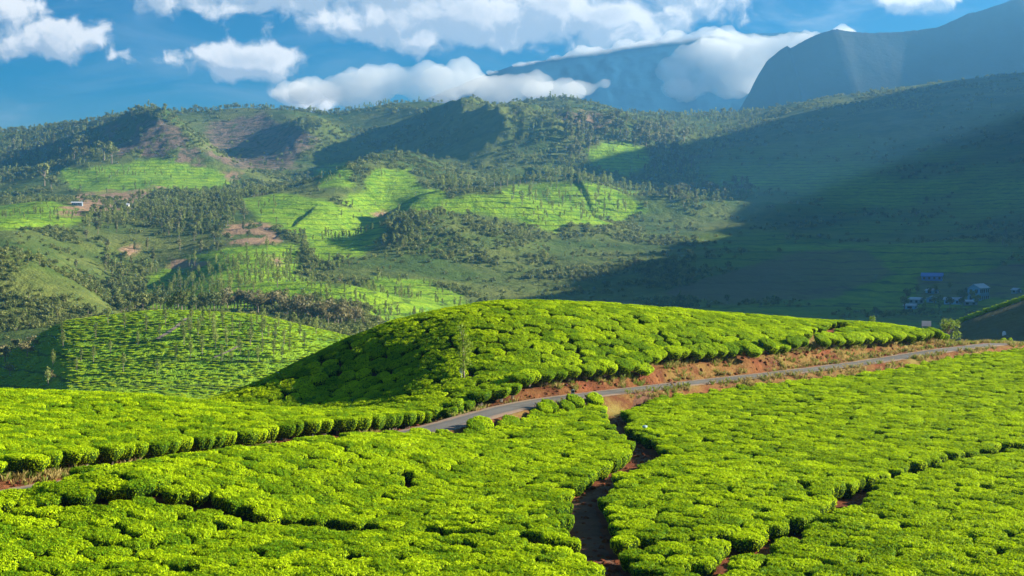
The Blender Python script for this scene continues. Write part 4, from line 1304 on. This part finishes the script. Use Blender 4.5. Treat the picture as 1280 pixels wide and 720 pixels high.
ka = rng.uniform(0, 1, 5200); side_ = rng.random(5200) < .7
off = np.where(side_, HW + .1 + rng.random(5200) ** 1.3 * 3.2, -HW - .05 - rng.random(5200) * 1.0)
ii = np.clip((ka * (len(RC) - 1)).astype(int), 0, len(RC) - 2)
X = RC[ii, 0] + nrm[ii, 0] * off + rng.normal(0, .15, 5200); Y = RC[ii, 1] + nrm[ii, 1] * off + rng.normal(0, .15, 5200)
kp = fbm(X / 3, Y / 3, 3, 41) > np.where(ka > .5, -.25, .12)
X, Y, off = X[kp], Y[kp], off[kp]; Z = near_z(X, Y)[0]; nn = len(X)
sc = rng.uniform(.5, 1.2, nn)
scatter('verge_grass', np.c_[X, Y, Z - .02], np.c_[np.zeros(nn), np.zeros(nn), rng.uniform(0, 6.28, nn)], np.c_[sc, sc, sc], np.where(rng.random(nn) < .6, rng.integers(0, 3, nn), rng.integers(3, 5, nn)),
        [tuft_mesh(1, M['drygrass']), tuft_mesh(2, M['drygrass']), tuft_mesh(3, M['drygrass']), tuft_mesh(4, M['verge']), tuft_mesh(5, M['verge'])], 'dry grass tufts along the road bank', 'grass')


def clod(seed):
    rg = np.random.default_rng(seed); bm = bmesh.new(); bmesh.ops.create_icosphere(bm, subdivisions=2, radius=1)
    for v in bm.verts:
        v.co *= 1 + .45 * float(fbm(np.array([v.co.x * 1.7 + seed]), np.array([v.co.y * 1.7 + v.co.z * 1.3]), 3, seed)[0])
    me = bpy.data.meshes.new('clod'); bm.to_mesh(me); bm.free(); me.materials.append(M['soil']); return me


ka = rng.uniform(0, 1, 1500); off = HW + .2 + rng.random(1500) ** 1.5 * 2.0
ii = (ka * (len(RC) - 2)).astype(int)
X = RC[ii, 0] + nrm[ii, 0] * off; Y = RC[ii, 1] + nrm[ii, 1] * off
for cx_, cy_ in [at(752, 692, 11.7 / -tang(692))[:2], at(740, 700, 11.7 / -tang(700))[:2]]:
    X = np.r_[X, cx_ + rng.normal(0, .55, 60)]; Y = np.r_[Y, cy_ + rng.normal(0, .5, 60)]
mp = main_path[rng.integers(0, len(main_path), 420)] + rng.normal(0, .42, (420, 2))
X = np.r_[X, mp[:, 0]]; Y = np.r_[Y, mp[:, 1]]
Z = near_z(X, Y)[0]; nn = len(X); sc = .03 + .16 * rng.random(nn) ** 3
scatter('soil_clods', np.c_[X, Y, Z], rng.uniform(0, 6, (nn, 3)), np.c_[sc, sc, sc * .7], rng.integers(0, 3, nn), [clod(1), clod(2), clod(3)], 'loose red soil clods at the road bank and on the path', 'soil')

# ------------------------------------------------------------------ cloud banks in front of the far mountain
def mat_cloud(dens):
    m, t = mat_new('cloud_mist')
    v = t.n('ShaderNodeVolumePrincipled', {'Color': (1.0, 1.0, 1.0, 1), 'Density': dens, 'Anisotropy': 0.0})
    o = t.n('ShaderNodeOutputMaterial'); t.t.links.new(v.outputs[0], o.inputs['Volume'])
    return m


def cloud(puffs, d, dens, label, seed, thick=0.9, vox=14.0):
    """puffs: (px, row, half width in picture units, half height); one closed lumpy skin filled with mist"""
    rg = np.random.default_rng(seed)
    import bmesh
    bm = bmesh.new()
    for (px, py, rx, ry) in puffs:
        q = at(px, py, d)
        k = d / F
        mtx = Matrix.Translation((q[0], q[1] + rg.normal(0, ry * k * .5), q[2])) @ Matrix.Diagonal((rx * k, max(ry, rx * .6) * k * thick, ry * k, 1))
        bmesh.ops.create_icosphere(bm, subdivisions=3, radius=1.0, matrix=mtx)
    me = bpy.data.meshes.new('cloud'); bm.to_mesh(me); bm.free()
    o = bpy.data.objects.new('cloud', me); C.objects.link(o)
    md = o.modifiers.new('skin', 'REMESH'); md.mode = 'VOXEL'; md.voxel_size = vox
    dg = bpy.context.evaluated_depsgraph_get(); dg.update()
    me2 = bpy.data.meshes.new_from_object(o.evaluated_get(dg)); o.modifiers.clear(); o.data = me2
    n = len(me2.vertices); co = np.empty(n * 3, np.float32); me2.vertices.foreach_get('co', co); co = co.reshape(-1, 3)
    no = np.empty(n * 3, np.float32); me2.vertices.foreach_get('normal', no); no = no.reshape(-1, 3)
    X_, Y_, Z_ = [co[:, i].astype(float) for i in range(3)]
    f = np.abs(fbm((X_ + .6 * Y_) / 190 + seed, (Z_ - .5 * Y_) / 150, 5, seed, .6))
    f2 = fbm((X_ - .5 * Y_) / 60 + seed, (Z_ + .6 * Y_) / 60, 4, seed + 2, .6)
    co = co + no * (85 * (f - .17) + 30 * f2)[:, None]
    me2.vertices.foreach_set('co', co.ravel()); me2.update()
    md = o.modifiers.new('skin', 'REMESH'); md.mode = 'VOXEL'; md.voxel_size = vox * .8
    dg = bpy.context.evaluated_depsgraph_get(); dg.update()
    me2 = bpy.data.meshes.new_from_object(o.evaluated_get(dg)); o.modifiers.clear(); o.data = me2
    me2.materials.clear(); me2.materials.append(mat_cloud(dens))
    return tag(o, label, 'cloud')


cloud([(365, 120, 30, 12), (400, 116, 34, 16), (440, 110, 40, 24), (480, 102, 40, 22), (505, 100, 32, 18), (545, 104, 44, 24), (575, 100, 36, 20), (620, 112, 44, 20), (660, 108, 34, 18), (690, 112, 40, 15), (725, 108, 26, 9), (752, 104, 12, 7)],
      6500, 0.0065, 'long white cloud bank lying behind the wooded ridge', 3)
cloud([(845, 88, 28, 16), (880, 72, 44, 24), (930, 104, 44, 18), (905, 62, 34, 22), (930, 70, 44, 26), (965, 62, 40, 20), (1000, 52, 34, 12), (900, 96, 36, 18), (860, 110, 34, 14), (940, 96, 40, 20), (905, 42, 16, 12), (1040, 50, 40, 10)],
      7050, 0.008, 'white cloud spilling over the far blue mountain beside the dark peak', 5)
cloud([(620, 92, 18, 4), (660, 82, 26, 5), (705, 74, 30, 5), (750, 66, 34, 6), (800, 58, 34, 6), (850, 50, 34, 7), (890, 45, 34, 8)],
      9420, 0.007, 'thin white cloud cap along the crest of the far blue mountain', 7, vox=18.0)

# ------------------------------------------------------------------ air
hz = MB()
HX, HY0, HY1 = 8800, -300, 4400
MV = [v for o in bpy.data.objects if o.name in ('mountain', 'hills', 'ground') for v in (max(q.co.z for q in o.data.vertices), min(q.co.z for q in o.data.vertices))]
HB, HT = min(MV) - 1.0, max(MV) + 30.0
print('haze', HB, HT)
hz.box((1350, (HY0 + HY1) / 2, (HB + HT) / 2), (HX, HY1 - HY0, HT - HB))
m, t = mat_new('haze_air')
pv = t.n('ShaderNodeVolumePrincipled', {'Color': (0.18, 0.55, 1.0, 1), 'Density': 0.00015, 'Anisotropy': 0.6})
o_ = t.n('ShaderNodeOutputMaterial'); t.t.links.new(pv.outputs[0], o_.inputs['Volume'])
tag(hz.build('haze', m), kind='stuff')
